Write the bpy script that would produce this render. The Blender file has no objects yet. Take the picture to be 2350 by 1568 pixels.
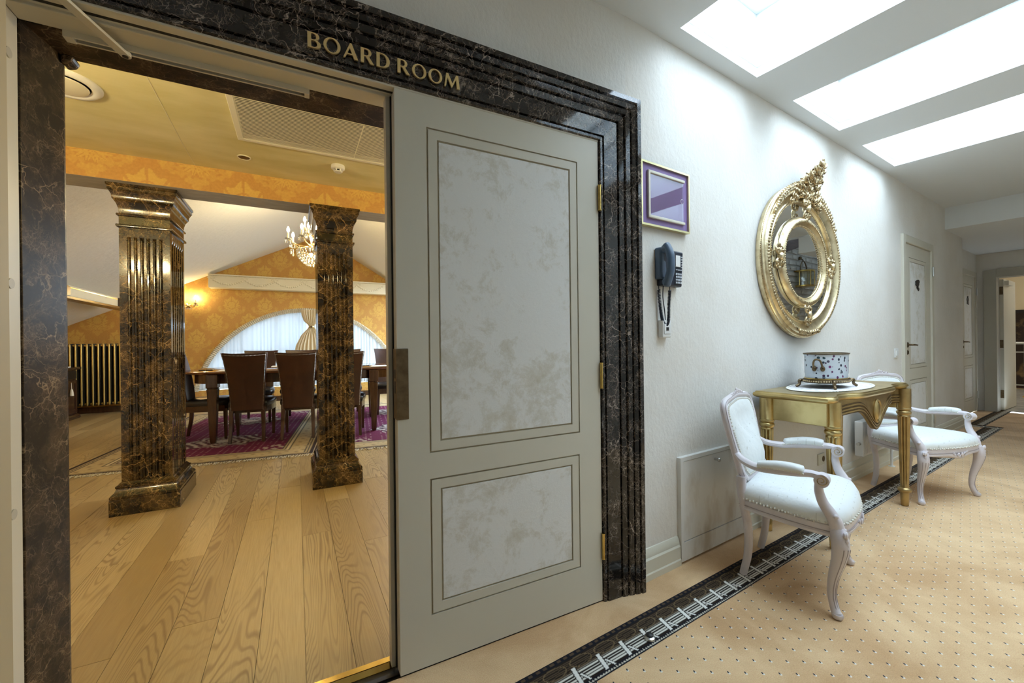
import bpy, bmesh, math, random
import numpy as np
from mathutils import Matrix, Vector

random.seed(7)
SC = bpy.context.scene
COL = SC.collection
PI = math.pi
sin, cos, rad = math.sin, math.cos, math.radians

# ------------------------------------------------------------------ camera
PSI = rad(62.5)                     # optical axis, measured from the door wall
DEL = rad(5.3)                      # the corridor wall turns a little at the door frame
FC = Matrix.Rotation(DEL, 4, 'Z')   # corridor frame -> world
FD = Matrix.Identity(4)             # door wall / board room frame = world
FT = Matrix.Translation((0, 5.5, 0)) @ Matrix.Rotation(rad(-7), 4, 'Z')   # dining group
CAMH = 1.12
cam = bpy.data.cameras.new('camera')
cam.sensor_width = 36
cam.lens = 950 / 2350 * 36
cam.clip_start = .02
co = bpy.data.objects.new('camera', cam)
COL.objects.link(co)
ax = Vector((cos(PSI), sin(PSI), 0)); rt = Vector((sin(PSI), -cos(PSI), 0)); up = Vector((0, 0, 1))
rl = .0113
cX = rt * cos(rl) - up * sin(rl); cY = rt * sin(rl) + up * cos(rl); cZ = -ax
co.matrix_world = Matrix(((cX.x, cY.x, cZ.x, 0), (cX.y, cY.y, cZ.y, 0), (cX.z, cY.z, cZ.z, CAMH), (0, 0, 0, 1)))
SC.camera = co

# ------------------------------------------------------------------ light and exposure
SKY = 11.0
BULB = 230.0
BULB_GABLE = 330.0
BULB_WALL = 1250.0
WARM = (1, .79, .40)
SC.view_settings.view_transform = 'Standard'
SC.view_settings.look = 'None'
SC.view_settings.gamma = 1
SC.view_settings.use_curve_mapping = False
SC.view_settings.exposure = 0.22
SC.cycles.use_denoising = True
SC.cycles.max_bounces = 8
SC.cycles.diffuse_bounces = 5
SC.cycles.caustics_reflective = False
SC.cycles.caustics_refractive = False
SC.cycles.glossy_bounces = 4
SC.cycles.transmission_bounces = 5
SC.cycles.transparent_max_bounces = 8
SC.cycles.use_adaptive_sampling = True
SC.cycles.adaptive_threshold = .05
SC.cycles.sample_clamp_indirect = 8.0
W = bpy.data.worlds.new('sky'); SC.world = W
W.use_nodes = True
bg = W.node_tree.nodes['Background']
bg.inputs[0].default_value = (.72, .86, 1.0, 1)
bg.inputs[1].default_value = SKY


def portal(name, mat, sx, sy):
    l = bpy.data.lights.new(name, 'AREA'); l.shape = 'RECTANGLE'; l.size = sx; l.size_y = sy
    l.cycles.is_portal = True
    o = bpy.data.objects.new(name, l); COL.objects.link(o); o.matrix_world = mat
    return o


SKYX = [(1.75, 2.45), (2.88, 3.58), (4.01, 4.74)]
SKY0, SKY1 = -.78, 1.21
for a, b in SKYX:
    portal('skylight_portal', FC @ Matrix.Translation(((a + b) / 2, (SKY0 + SKY1) / 2, 2.97)), b - a, SKY1 - SKY0)
portal('skylight_portal', FC @ Matrix.Translation((8.1, -.65, 3.46)), 1.2, .3)
portal('skylight_portal', Matrix.Translation((2.775, 7.2, 1.98)) @ Matrix.Rotation(math.atan(.60), 4, 'Y'), 1.8, 3.1)
portal('window_portal', Matrix.Translation((.2, 9.62, 1.0)) @ Matrix.Rotation(-PI / 2, 4, 'X'), 3.6, 1.7)


# ------------------------------------------------------------------ materials
def nmat(name):
    m = bpy.data.materials.new(name); m.use_nodes = True
    t = m.node_tree
    return m, t, t.nodes['Principled BSDF']


def nd(t, typ, **kw):
    n = t.nodes.new(typ)
    for k, v in kw.items():
        if k.startswith('i_'):
            key = k[2:]
            n.inputs[int(key) if key.isdigit() else key].default_value = v
        else:
            setattr(n, k, v)
    return n


def lk(t, a, b):
    t.links.new(a, b)


def ramp(t, fac, stops, interp='LINEAR'):
    r = t.nodes.new('ShaderNodeValToRGB'); e = r.color_ramp.elements; r.color_ramp.interpolation = interp
    while len(e) < len(stops): e.new(.5)
    for i, (p, c) in enumerate(stops):
        e[i].position = p; e[i].color = (c[0], c[1], c[2], 1) if hasattr(c, '__len__') else (c, c, c, 1)
    lk(t, fac, r.inputs[0])
    return r.outputs[0]


def ocoord(t, scale=(1, 1, 1), rnd=False):
    c = nd(t, 'ShaderNodeTexCoord'); mp = nd(t, 'ShaderNodeMapping'); mp.inputs['Scale'].default_value = scale
    lk(t, c.outputs['Object'], mp.inputs['Vector'])
    if rnd:
        oi = nd(t, 'ShaderNodeObjectInfo'); ml = nd(t, 'ShaderNodeMath', operation='MULTIPLY', i_1=37.0)
        lk(t, oi.outputs['Random'], ml.inputs[0])
        ad = nd(t, 'ShaderNodeVectorMath', operation='ADD')
        cb = nd(t, 'ShaderNodeCombineXYZ')
        for i in range(3): lk(t, ml.outputs[0], cb.inputs[i])
        lk(t, mp.outputs[0], ad.inputs[0]); lk(t, cb.outputs[0], ad.inputs[1])
        return ad.outputs[0]
    return mp.outputs[0]


def noise(t, vec, scale, detail=4, rough=.55, dist=0):
    n = nd(t, 'ShaderNodeTexNoise', i_Scale=scale, i_Detail=detail, i_Roughness=rough, i_Distortion=dist)
    lk(t, vec, n.inputs['Vector'])
    return n


def mixc(t, fac, a, b, mode='MIX'):
    m = nd(t, 'ShaderNodeMix', data_type='RGBA', blend_type=mode)
    for s, v in ((0, fac), (6, a), (7, b)):
        if hasattr(v, 'links'): lk(t, v, m.inputs[s])
        else: m.inputs[s].default_value = v if s == 0 else (v[0], v[1], v[2], 1)
    return m.outputs[2]


def bumpn(t, h, strength, dist, bs):
    b = nd(t, 'ShaderNodeBump', i_Strength=strength, i_Distance=dist)
    lk(t, h, b.inputs['Height']); lk(t, b.outputs[0], bs.inputs['Normal'])


def simple(name, col, rough=.5, metal=0.0, var=None, bump=None, coat=0, sheen=0, emis=None, rnd=False):
    m, t, b = nmat(name)
    b.inputs['Roughness'].default_value = rough; b.inputs['Metallic'].default_value = metal
    b.inputs['Base Color'].default_value = (*col, 1)
    if coat: b.inputs['Coat Weight'].default_value = coat; b.inputs['Coat Roughness'].default_value = .08
    if sheen: b.inputs['Sheen Weight'].default_value = sheen
    if emis:
        b.inputs['Emission Color'].default_value = (*emis[0], 1); b.inputs['Emission Strength'].default_value = emis[1]
    if var:
        col2, sc, lo, hi = var[:4]; st = var[4] if len(var) > 4 else (1, 1, 1)
        n = noise(t, ocoord(t, st, rnd), sc, 5)
        f = ramp(t, n.outputs[0], [(lo, 0.), (hi, 1.)])
        lk(t, mixc(t, f, col, col2), b.inputs['Base Color'])
    if bump:
        sc, st, di = bump[:3]; stv = bump[3] if len(bump) > 3 else (1, 1, 1)
        n = noise(t, ocoord(t, stv), sc, 5, .6)
        bumpn(t, n.outputs[0], st, di, b)
    return m


def marble(name, dark, mid, vein, sc=9, big=.5, rough=.07, patch=(.44, .74), cream=None):
    m, t, b = nmat(name)
    v = ocoord(t)
    d = noise(t, v, 5.0, 5, .6)
    sub = nd(t, 'ShaderNodeVectorMath', operation='SUBTRACT'); lk(t, d.outputs[1], sub.inputs[0]); sub.inputs[1].default_value = (.5, .5, .5)
    scl = nd(t, 'ShaderNodeVectorMath', operation='SCALE'); lk(t, sub.outputs[0], scl.inputs[0]); scl.inputs['Scale'].default_value = .17
    ad = nd(t, 'ShaderNodeVectorMath', operation='ADD'); lk(t, v, ad.inputs[0]); lk(t, scl.outputs[0], ad.inputs[1])
    pos = ad.outputs[0]
    fs = []
    for s, w in ((sc, .030), (sc * 2.1, .045), (sc * 4.2, .07)):
        vo = nd(t, 'ShaderNodeTexVoronoi', feature='DISTANCE_TO_EDGE', i_Scale=s, i_Randomness=1.0); lk(t, pos, vo.inputs['Vector'])
        fs.append(ramp(t, vo.outputs['Distance'], [(0, 1.), (w * .4, .5), (w, 0.)]))
    msk = ramp(t, noise(t, v, sc * .5, 4, .65).outputs[0], [(.44, 0.), (.60, 1.)])
    msk2 = ramp(t, noise(t, v, sc * .8, 5, .65).outputs[0], [(.42, 0.), (.64, 1.)])
    body = mixc(t, ramp(t, noise(t, pos, sc * .8, 8, .68).outputs[0], [(patch[0], 0.), (patch[1], 1.)]), dark, mid)

    def mul(a, bb):
        q = nd(t, 'ShaderNodeMath', operation='MULTIPLY'); lk(t, a, q.inputs[0]); lk(t, bb, q.inputs[1]); return q.outputs[0]
    c = mixc(t, mul(fs[2], msk2), body, [x * .45 for x in vein])
    c = mixc(t, mul(fs[1], msk2), c, [x * .7 for x in vein])
    c = mixc(t, mul(fs[0], msk), c, vein)
    if big:
        blot = ramp(t, noise(t, pos, sc * .45, 6, .65).outputs[0], [(.66, 0.), (.70, big)])
        c = mixc(t, blot, c, cream or [min(1, x * 1.2) for x in vein])
    lk(t, c, b.inputs['Base Color'])
    b.inputs['Roughness'].default_value = rough
    b.inputs['Specular IOR Level'].default_value = .6
    return m


def vcol(name, rough=.6, bump=None, sheen=0):
    m, t, b = nmat(name)
    a = nd(t, 'ShaderNodeVertexColor', layer_name='Col')
    n = noise(t, ocoord(t), 60, 3)
    c = mixc(t, .22, a.outputs[0], n.outputs[0], 'OVERLAY')
    lk(t, c, b.inputs['Base Color'])
    b.inputs['Roughness'].default_value = rough; b.inputs['Specular IOR Level'].default_value = .25
    if sheen: b.inputs['Sheen Weight'].default_value = sheen
    if bump: bumpn(t, noise(t, ocoord(t), bump[0], 3).outputs[0], bump[1], bump[2], b)
    return m


M = {}
M['plaster'] = simple('corridor_plaster', (.76, .72, .65), .75, var=((.82, .80, .75), 2.2, .35, .7), bump=(55, .55, .006, (1, 1, .7)))
M['brick_white'] = simple('painted_stone', (.62, .60, .55), .8, var=((.5, .47, .42), 9, .4, .75), bump=(30, .5, .01))
M['ceiling'] = simple('white_ceiling_paint', (.76, .79, .80), .8)
M['marble'] = marble('dark_emperador_marble', (.008, .0065, .006), (.034, .026, .022), (.44, .36, .30), 17, .28)
M['marble_col'] = marble('golden_brown_marble', (.007, .005, .003), (.105, .060, .020), (.40, .255, .10), 12.5, .75, .07, (.42, .72), (.78, .62, .36))
M['marble_reveal'] = marble('brown_reveal_marble', (.020, .014, .009), (.095, .062, .034), (.32, .23, .14), 15, .25, .34)
M['marble_reveal'].node_tree.nodes['Principled BSDF'].inputs['Specular IOR Level'].default_value = .22
M['letter_gold'] = simple('satin_gold_letters', (.92, .72, .36), .36, 1)
M['paint'] = simple('cream_door_paint', (.64, .61, .51), .42, bump=(300, .05, .001))
M['paint_dark'] = simple('grey_frame_paint', (.48, .46, .39), .45)
m, t, b = nmat('mottled_flaked_plaster')
v = ocoord(t); n1 = noise(t, v, 10, 12, .80, .3); n2 = noise(t, v, 3.2, 4)
ad = nd(t, 'ShaderNodeMath', operation='MULTIPLY_ADD', i_1=.55); lk(t, n2.outputs[0], ad.inputs[0]); lk(t, n1.outputs[0], ad.inputs[2])
fk = ramp(t, ad.outputs[0], [(.78, 0.), (.86, .5), (1., 1.)])
lk(t, mixc(t, fk, (.80, .80, .775), (.60, .565, .47)), b.inputs['Base Color']); b.inputs['Roughness'].default_value = .7
bumpn(t, n1.outputs[0], .5, .004, b)
M['panelplaster'] = m
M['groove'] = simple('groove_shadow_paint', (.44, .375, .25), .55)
M['hatch'] = simple('stained_plaster_panel', (.74, .73, .69), .55, var=((.52, .46, .37), 4.5, .50, .70, (1.6, 1, .7)))
M['skirt'] = simple('skirting_paint', (.66, .64, .53), .4)
M['black'] = simple('black_rubber', (.012, .012, .012), .5)
M['brass'] = simple('polished_brass', (.78, .56, .18), .22, 1, var=((.6, .40, .11), 14, .4, .7))
M['bronze'] = simple('aged_bronze', (.20, .145, .085), .42, 1, var=((.12, .085, .05), 30, .4, .7))
M['steel'] = simple('brushed_steel', (.62, .62, .60), .28, 1)
M['gold'] = simple('antique_gold_leaf', (.66, .52, .24), .30, 1, var=((.46, .33, .13), 9, .42, .75), bump=(40, .15, .004))
M['gold_dark'] = simple('bronze_gold_paint', (.46, .335, .15), .34, .85, var=((.30, .21, .09), 12, .42, .75))
M['gold_mirror'] = simple('silvered_gold_leaf', (.82, .70, .46), .30, 1, var=((.55, .42, .22), 22, .45, .75), bump=(60, .25, .004))
M['gold_carve'] = simple('gilt_carving', (.72, .58, .36), .34, 1, var=((.20, .14, .07), 45, .45, .7))
M['mirror'] = simple('mirror_glass', (.86, .88, .88), .015, 1)
M['mauve'] = simple('white_mauve_lacquer', (.69, .64, .66), .38, var=((.58, .52, .53), 10, .5, .8))
M['mauve_dark'] = simple('mauve_glaze_lines', (.36, .31, .32), .45)
M['leather'] = simple('dark_brown_leather', (.030, .011, .008), .36, var=((.050, .018, .011), 6, .4, .7), bump=(180, .15, .002))
M['leather_black'] = simple('black_leather', (.012, .010, .010), .28, bump=(180, .12, .002))
M['walnut'] = simple('dark_walnut', (.045, .020, .011), .25, var=((.075, .034, .018), 6, .4, .7, (6, 1, 1)), coat=.3)
M['walnut_top'] = simple('polished_table_top', (.15, .062, .028), .13, var=((.09, .036, .017), 5, .4, .7, (1, 7, 1)), coat=.5)
M['plastic_blue'] = simple('slate_blue_plastic', (.085, .135, .21), .35)
M['plastic_dark'] = simple('dark_blue_plastic', (.012, .018, .035), .4)
M['plastic_white'] = simple('white_plastic', (.78, .78, .76), .4)
M['key'] = simple('pale_grey_keys', (.62, .66, .72), .45)
M['purple'] = simple('purple_felt_board', (.25, .165, .37), .6, var=((.29, .20, .42), 3, .3, .7))
M['purple_dark'] = simple('plum_insert', (.20, .085, .27), .5)
M['frame_gold'] = simple('thin_gilt_frame', (.74, .66, .36), .3, 1)
M['rail_cream'] = simple('cream_holder_rail', (.74, .70, .58), .4)
M['white_cloth'] = simple('white_lace', (.80, .79, .77), .85, var=((.48, .42, .50), 26, .52, .68), bump=(140, .5, .003))
M['doily_edge'] = simple('ivory_lace_edge', (.76, .735, .66), .9, bump=(160, .6, .004))
M['board_ceiling'] = simple('board_room_ceiling_plaster', (.64, .58, .29), .7, var=((.76, .70, .44), 2.5, .35, .7, (1, 2.5, 1)), bump=(20, .15, .006))
M['slope'] = simple('white_slope_plaster', (.80, .78, .73), .75, bump=(6, .3, .02, (.8, 3, 3)))
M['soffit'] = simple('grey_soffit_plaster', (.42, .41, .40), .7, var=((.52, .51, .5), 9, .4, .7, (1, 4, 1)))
M['orange'] = simple('plain_orange_wallpaper', (.62, .33, .085), .7)
M['cornice'] = simple('ivory_stucco', (.74, .69, .54), .6)
M['sheer'] = None
M['fringe'] = simple('ivory_fringe', (.70, .65, .52), .85, var=((.45, .40, .30), 60, .45, .65), bump=(90, .8, .01))
M['drape'] = simple('beige_silk', (.66, .56, .38), .55, sheen=.3)
M['radiator_gold'] = simple('gold_radiator_paint', (.72, .52, .17), .38, .6)
M['silk_white'] = None
M['window_frame'] = simple('white_window_frame', (.75, .77, .78), .5)
M['candle'] = simple('candle_sleeve', (.85, .80, .66), .5)
M['bulb'] = simple('lit_bulb', (1, .8, .5), .4, emis=(WARM, BULB))
M['bulb_gable'] = simple('lit_gable_bulb', (1, .8, .5), .4, emis=(WARM, BULB_GABLE))
M['bulb_wall'] = simple('lit_sconce_bulb', (1, .8, .5), .4, emis=(WARM, BULB_WALL))
M['chand_gold'] = simple('chandelier_brass', (.80, .60, .26), .2, 1)
M['grille'] = simple('white_grille_paint', (.74, .70, .56), .5)
M['tile'] = simple('pale_marble_tiles', (.62, .62, .60), .2, var=((.42, .43, .42), 5, .42, .7))
M['cream_wall'] = simple('cream_far_wall', (.78, .66, .44), .7)
M['tapestry'] = simple('woven_tapestry', (.030, .018, .012), .85, var=((.22, .14, .06), 5, .50, .66), bump=(70, .5, .01))
M['ink'] = simple('black_print', (.01, .01, .01), .5)
M['paper'] = simple('white_paper', (.80, .80, .78), .7)
M['dark_timber'] = simple('dark_roof_timber', (.05, .028, .022), .6, var=((.08, .045, .035), 6, .4, .7, (1, 1, 8)))
M['lantern_glass'] = None
M['crystal'] = None

# thin translucent things
m, t, b = nmat('sheer_curtain')
tr = nd(t, 'ShaderNodeBsdfTransparent'); tl = nd(t, 'ShaderNodeBsdfTranslucent'); df = nd(t, 'ShaderNodeBsdfDiffuse')
tl.inputs[0].default_value = (.15, .175, .195, 1); df.inputs[0].default_value = (.8, .82, .84, 1); tr.inputs[0].default_value = (.82, .88, .92, 1)
m1 = nd(t, 'ShaderNodeMixShader', i_0=.55); m2 = nd(t, 'ShaderNodeMixShader', i_0=.985)
lk(t, tl.outputs[0], m1.inputs[1]); lk(t, df.outputs[0], m1.inputs[2])
lk(t, tr.outputs[0], m2.inputs[1]); lk(t, m1.outputs[0], m2.inputs[2])
lk(t, m2.outputs[0], t.nodes['Material Output'].inputs[0]); M['sheer'] = m


def clearmat(name, tint, gl=.12):
    m, t, b = nmat(name)
    tr = nd(t, 'ShaderNodeBsdfTransparent'); tr.inputs[0].default_value = (*tint, 1)
    g = nd(t, 'ShaderNodeBsdfGlossy', i_1=.03)
    mx = nd(t, 'ShaderNodeMixShader', i_0=gl)
    lk(t, tr.outputs[0], mx.inputs[1]); lk(t, g.outputs[0], mx.inputs[2]); lk(t, mx.outputs[0], t.nodes['Material Output'].inputs[0])
    return m


M['glazing'] = clearmat('roof_glazing', (.95, .97, .98), .05)
M['acrylic'] = clearmat('clear_acrylic_sheet', (.93, .93, .95), .10)
M['lantern_glass'] = clearmat('lantern_glass_pane', (.85, .88, .80), .18)
m, t, b = nmat('crystal_glass')
b.inputs['Base Color'].default_value = (1, .97, .9, 1); b.inputs['Transmission Weight'].default_value = .6; b.inputs['Roughness'].default_value = .04; b.inputs['IOR'].default_value = 1.5
M['crystal'] = m

# white silk with small woven dashes
m, t, b = nmat('white_silk_upholstery')
v = ocoord(t, (20, 28, 20))
fr = nd(t, 'ShaderNodeVectorMath', operation='FRACTION'); lk(t, v, fr.inputs[0])
sp = nd(t, 'ShaderNodeSeparateXYZ'); lk(t, fr.outputs[0], sp.inputs[0])
d1 = ramp(t, sp.outputs[0], [(0, 0.), (.30, 0.), (.31, 1.), (.50, 1.), (.51, 0.)])
d2 = ramp(t, sp.outputs[1], [(0, 0.), (.4, 0.), (.41, 1.), (.48, 1.), (.49, 0.)])
q = nd(t, 'ShaderNodeMath', operation='MULTIPLY'); lk(t, d1, q.inputs[0]); lk(t, d2, q.inputs[1])
lk(t, mixc(t, q.outputs[0], (.80, .83, .82), (.62, .64, .61)), b.inputs['Base Color'])
b.inputs['Roughness'].default_value = .48; b.inputs['Sheen Weight'].default_value = .25
bumpn(t, noise(t, ocoord(t), 14, 3).outputs[0], .25, .02, b)
M['silk_white'] = m

# carpet with a diagonal lattice of small dark marks
m, t, b = nmat('dotted_salmon_carpet')
c = nd(t, 'ShaderNodeTexCoord')
mp = nd(t, 'ShaderNodeMapping'); mp.vector_type = 'TEXTURE'
mp.inputs['Rotation'].default_value = (0, 0, rad(-35.5)); mp.inputs['Scale'].default_value = (.056, .056, 1); mp.inputs['Location'].default_value = (1.158, .991, 0)
lk(t, c.outputs['Object'], mp.inputs['Vector'])


def dot_mask(ox, oy, rx, ry):
    a = nd(t, 'ShaderNodeVectorMath', operation='ADD'); lk(t, mp.outputs[0], a.inputs[0]); a.inputs[1].default_value = (.5 + ox, .5 + oy, 0)
    f = nd(t, 'ShaderNodeVectorMath', operation='FRACTION'); lk(t, a.outputs[0], f.inputs[0])
    s = nd(t, 'ShaderNodeVectorMath', operation='SUBTRACT'); lk(t, f.outputs[0], s.inputs[0]); s.inputs[1].default_value = (.5, .5, 0)
    k = nd(t, 'ShaderNodeVectorMath', operation='MULTIPLY'); lk(t, s.outputs[0], k.inputs[0]); k.inputs[1].default_value = (1 / rx, 1 / ry, 0)
    l = nd(t, 'ShaderNodeVectorMath', operation='LENGTH'); lk(t, k.outputs[0], l.inputs[0])
    return ramp(t, l.outputs['Value'], [(0, 1.), (.8, 1.), (1., 0.)])


def mulv(t, a, bb):
    q = nd(t, 'ShaderNodeMath', operation='MULTIPLY'); lk(t, a, q.inputs[0]); lk(t, bb, q.inputs[1]); return q.outputs[0]


spx = nd(t, 'ShaderNodeSeparateXYZ'); lk(t, c.outputs['Object'], spx.inputs[0])
fld = nd(t, 'ShaderNodeMath', operation='LESS_THAN', i_1=1.002); lk(t, spx.outputs[1], fld.inputs[0])
dk = mulv(t, dot_mask(0, 0, .055, .095), fld.outputs[0]); wh = mulv(t, dot_mask(-.03, .075, .09, .09), fld.outputs[0])
n1 = noise(t, ocoord(t), 2.6, 5, .6, .6); n2 = noise(t, ocoord(t), 260, 2)
base = mixc(t, ramp(t, n1.outputs[0], [(.36, 0.), (.66, 1.)]), (.58, .355, .17), (.79, .55, .305))
base = mixc(t, .35, base, n2.outputs[0], 'OVERLAY')
base = mixc(t, wh, base, (.80, .76, .68))
base = mixc(t, dk, base, (.02, .02, .03))
lk(t, base, b.inputs['Base Color']); b.inputs['Roughness'].default_value = .95; b.inputs['Sheen Weight'].default_value = .2
bumpn(t, n2.outputs[0], .5, .004, b)
M['carpet'] = m

# oak planks, each board with its own figure
m, t, b = nmat('oiled_oak')
oi = nd(t, 'ShaderNodeObjectInfo')
v1 = ocoord(t, (4.2, .42, 1), True); v2 = ocoord(t, (70, 2.0, 1), True)
nz = noise(t, v1, 1.3, 2.2, .5, .12)
mm = nd(t, 'ShaderNodeMath', operation='MULTIPLY', i_1=80.0); lk(t, nz.outputs[0], mm.inputs[0])
fr = nd(t, 'ShaderNodeMath', operation='PINGPONG', i_1=1.0); lk(t, mm.outputs[0], fr.inputs[0])
line = ramp(t, fr.outputs[0], [(0, 1.), (.22, .7), (.5, 0.)])
vis = ramp(t, noise(t, v1, 1.1, 2).outputs[0], [(.40, .05), (.60, 1.)])
grain = noise(t, v2, 3, 4)
tint = ramp(t, oi.outputs['Random'], [(0, (.37, .265, .120)), (.5, (.46, .345, .165)), (1, (.54, .415, .21))])
cc = mixc(t, ramp(t, grain.outputs[0], [(.3, .35), (.7, 0.)]), tint, (.25, .15, .055))
cc = mixc(t, mulv(t, line, vis), cc, (.25, .165, .07))
lk(t, cc, b.inputs['Base Color']); b.inputs['Roughness'].default_value = .36
bumpn(t, grain.outputs[0], .12, .002, b)
M['oak'] = m
M['vwall'] = vcol('damask_wallpaper', .62)
M['vrug'] = vcol('oriental_rug_pile', .95, (300, .4, .004))
M['vborder'] = vcol('woven_carpet_border', .95, (300, .4, .004))

# porcelain with scattered painted flowers
m, t, b = nmat('painted_porcelain')
v = ocoord(t)
vo = nd(t, 'ShaderNodeTexVoronoi', i_Scale=42); lk(t, v, vo.inputs['Vector'])
spot = ramp(t, vo.outputs['Distance'], [(0, 1.), (.30, 1.), (.36, 0.)])
pick = ramp(t, vo.outputs['Color'], [(.0, 0.), (.30, 0.), (.33, 1.)])
hue = ramp(t, noise(t, v, 7, 2).outputs[0], [(.40, (.02, .03, .06)), (.5, (.20, .03, .15)), (.62, (.03, .08, .10))])
lk(t, mixc(t, mulv(t, spot, pick), (.66, .73, .80), hue), b.inputs['Base Color'])
b.inputs['Roughness'].default_value = .15
M['porcelain'] = m


# ------------------------------------------------------------------ mesh helpers
def catmull(P, n=6):
    P = [np.array(p, float) for p in P]
    out = []
    for i in range(len(P) - 1):
        p0 = P[i - 1] if i else 2 * P[0] - P[1]
        p1, p2 = P[i], P[i + 1]
        p3 = P[i + 2] if i + 2 < len(P) else 2 * P[-1] - P[-2]
        for k in range(n):
            s = k / n
            out.append(.5 * (2 * p1 + (p2 - p0) * s + (2 * p0 - 5 * p1 + 4 * p2 - p3) * s * s + (3 * p1 - p0 - 3 * p2 + p3) * s ** 3))
    out.append(P[-1])
    return out


class MB:
    def __init__(s):
        s.v = []; s.f = []

    def add(s, v, f):
        o = len(s.v); s.v += [tuple(map(float, p)) for p in v]; s.f += [tuple(i + o for i in q) for q in f]
        return s

    def box(s, x0, x1, y0, y1, z0, z1):
        v = [(x, y, z) for z in (z0, z1) for y in (y0, y1) for x in (x0, x1)]
        return s.add(v, [(0, 2, 3, 1), (4, 5, 7, 6), (0, 1, 5, 4), (2, 6, 7, 3), (0, 4, 6, 2), (1, 3, 7, 5)])

    def prism(s, P, a, b, axis='z'):
        n = len(P)

        def m(p, h): return {'z': (p[0], p[1], h), 'y': (p[0], h, p[1]), 'x': (h, p[0], p[1])}[axis]
        v = [m(p, a) for p in P] + [m(p, b) for p in P]
        return s.add(v, [tuple(range(n - 1, -1, -1)), tuple(range(n, 2 * n))] + [(i, (i + 1) % n, n + (i + 1) % n, n + i) for i in range(n)])

    def tube(s, P, R, n=8, closed=False, flat=1.0, caps=True, upv=(0, 0, 1)):
        P = [np.array(p, float) for p in P]; L = len(P)
        if not hasattr(R, '__len__'): R = [R] * L
        vs = []; prev = None
        for i in range(L):
            d = (P[(i + 1) % L] - P[i - 1]) if closed else (P[min(i + 1, L - 1)] - P[max(i - 1, 0)])
            d = d / (np.linalg.norm(d) + 1e-9)
            if prev is None:
                u = np.array(upv, float)
                if abs(d @ u) > .95: u = np.array((1., 0, 0)) if abs(d[0]) < .9 else np.array((0, 1., 0))
            else: u = prev
            u = u - (u @ d) * d; u /= np.linalg.norm(u) + 1e-9; prev = u
            w = np.cross(d, u)
            for k in range(n):
                a = 2 * PI * (k + .5) / n
                vs.append(P[i] + R[i] * (cos(a) * w + flat * sin(a) * u))
        fs = []
        for i in range(L if closed else L - 1):
            j = (i + 1) % L
            for k in range(n): fs.append((i * n + k, i * n + (k + 1) % n, j * n + (k + 1) % n, j * n + k))
        if caps and not closed:
            fs += [tuple(range(n - 1, -1, -1)), tuple((L - 1) * n + k for k in range(n))]
        return s.add(vs, fs)

    def lathe(s, prof, n=24, c=(0, 0), sx=1, sy=1, fl=None, z0=0):
        vs = []
        for r, z in prof:
            for k in range(n):
                a = 2 * PI * k / n; rr = r
                if fl and fl[2] <= z <= fl[3]: rr = r * (1 - fl[1] * (.5 + .5 * cos(fl[0] * a)) ** 2.2)
                vs.append((c[0] + rr * sx * cos(a), c[1] + rr * sy * sin(a), z0 + z))
        fs = []
        for i in range(len(prof) - 1):
            for k in range(n): fs.append((i * n + k, i * n + (k + 1) % n, (i + 1) * n + (k + 1) % n, (i + 1) * n + k))
        fs += [tuple(range(n - 1, -1, -1)), tuple((len(prof) - 1) * n + k for k in range(n))]
        return s.add(vs, fs)

    def ball(s, c, r, n=8, m=6):
        r = r if hasattr(r, '__len__') else (r, r, r)
        vs = [(c[0], c[1], c[2] - r[2])]
        for i in range(1, m):
            a = -PI / 2 + PI * i / m
            for k in range(n):
                q = 2 * PI * k / n
                vs.append((c[0] + r[0] * cos(a) * cos(q), c[1] + r[1] * cos(a) * sin(q), c[2] + r[2] * sin(a)))
        vs.append((c[0], c[1], c[2] + r[2]))
        fs = [(0, 1 + (k + 1) % n, 1 + k) for k in range(n)]
        for i in range(m - 2):
            for k in range(n):
                a = 1 + i * n + k; bb = 1 + i * n + (k + 1) % n
                fs.append((a, bb, bb + n, a + n))
        T = len(vs) - 1; o = 1 + (m - 2) * n
        fs += [(o + k, o + (k + 1) % n, T) for k in range(n)]
        return s.add(vs, fs)

    def cyl(s, c, r, h, axis='z', n=20, r2=None):
        r2 = r if r2 is None else r2
        vs = []
        for rr, t in ((r, 0), (r2, h)):
            for k in range(n):
                a = 2 * PI * k / n; p = (rr * cos(a), rr * sin(a), t)
                if axis == 'y': p = (p[0], p[2], -p[1])
                if axis == 'x': p = (p[2], p[0], p[1])
                vs.append((c[0] + p[0], c[1] + p[1], c[2] + p[2]))
        fs = [tuple(range(n - 1, -1, -1)), tuple(range(n, 2 * n))] + [(k, (k + 1) % n, n + (k + 1) % n, n + k) for k in range(n)]
        return s.add(vs, fs)

    def ering(s, prof, c, a, bb, n=72, y=True):
        """elliptic ring in the XZ plane; prof = [(dr, y)], closed section"""
        vs = []; K = len(prof)
        for k in range(n):
            q = 2 * PI * k / n
            for dr, yy in prof: vs.append((c[0] + (a + dr) * cos(q), yy, c[1] + (bb + dr) * sin(q)))
        fs = []
        for k in range(n):
            j = (k + 1) % n
            for i in range(K): fs.append((k * K + i, k * K + (i + 1) % K, j * K + (i + 1) % K, j * K + i))
        return s.add(vs, fs)

    def rings(s, loops, cap0=True, cap1=True):
        n = len(loops[0]); vs = [p for L in loops for p in L]; fs = []
        for i in range(len(loops) - 1):
            for k in range(n): fs.append((i * n + k, i * n + (k + 1) % n, (i + 1) * n + (k + 1) % n, (i + 1) * n + k))
        if cap0: fs.append(tuple(range(n - 1, -1, -1)))
        if cap1: fs.append(tuple((len(loops) - 1) * n + k for k in range(n)))
        return s.add(vs, fs)

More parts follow.
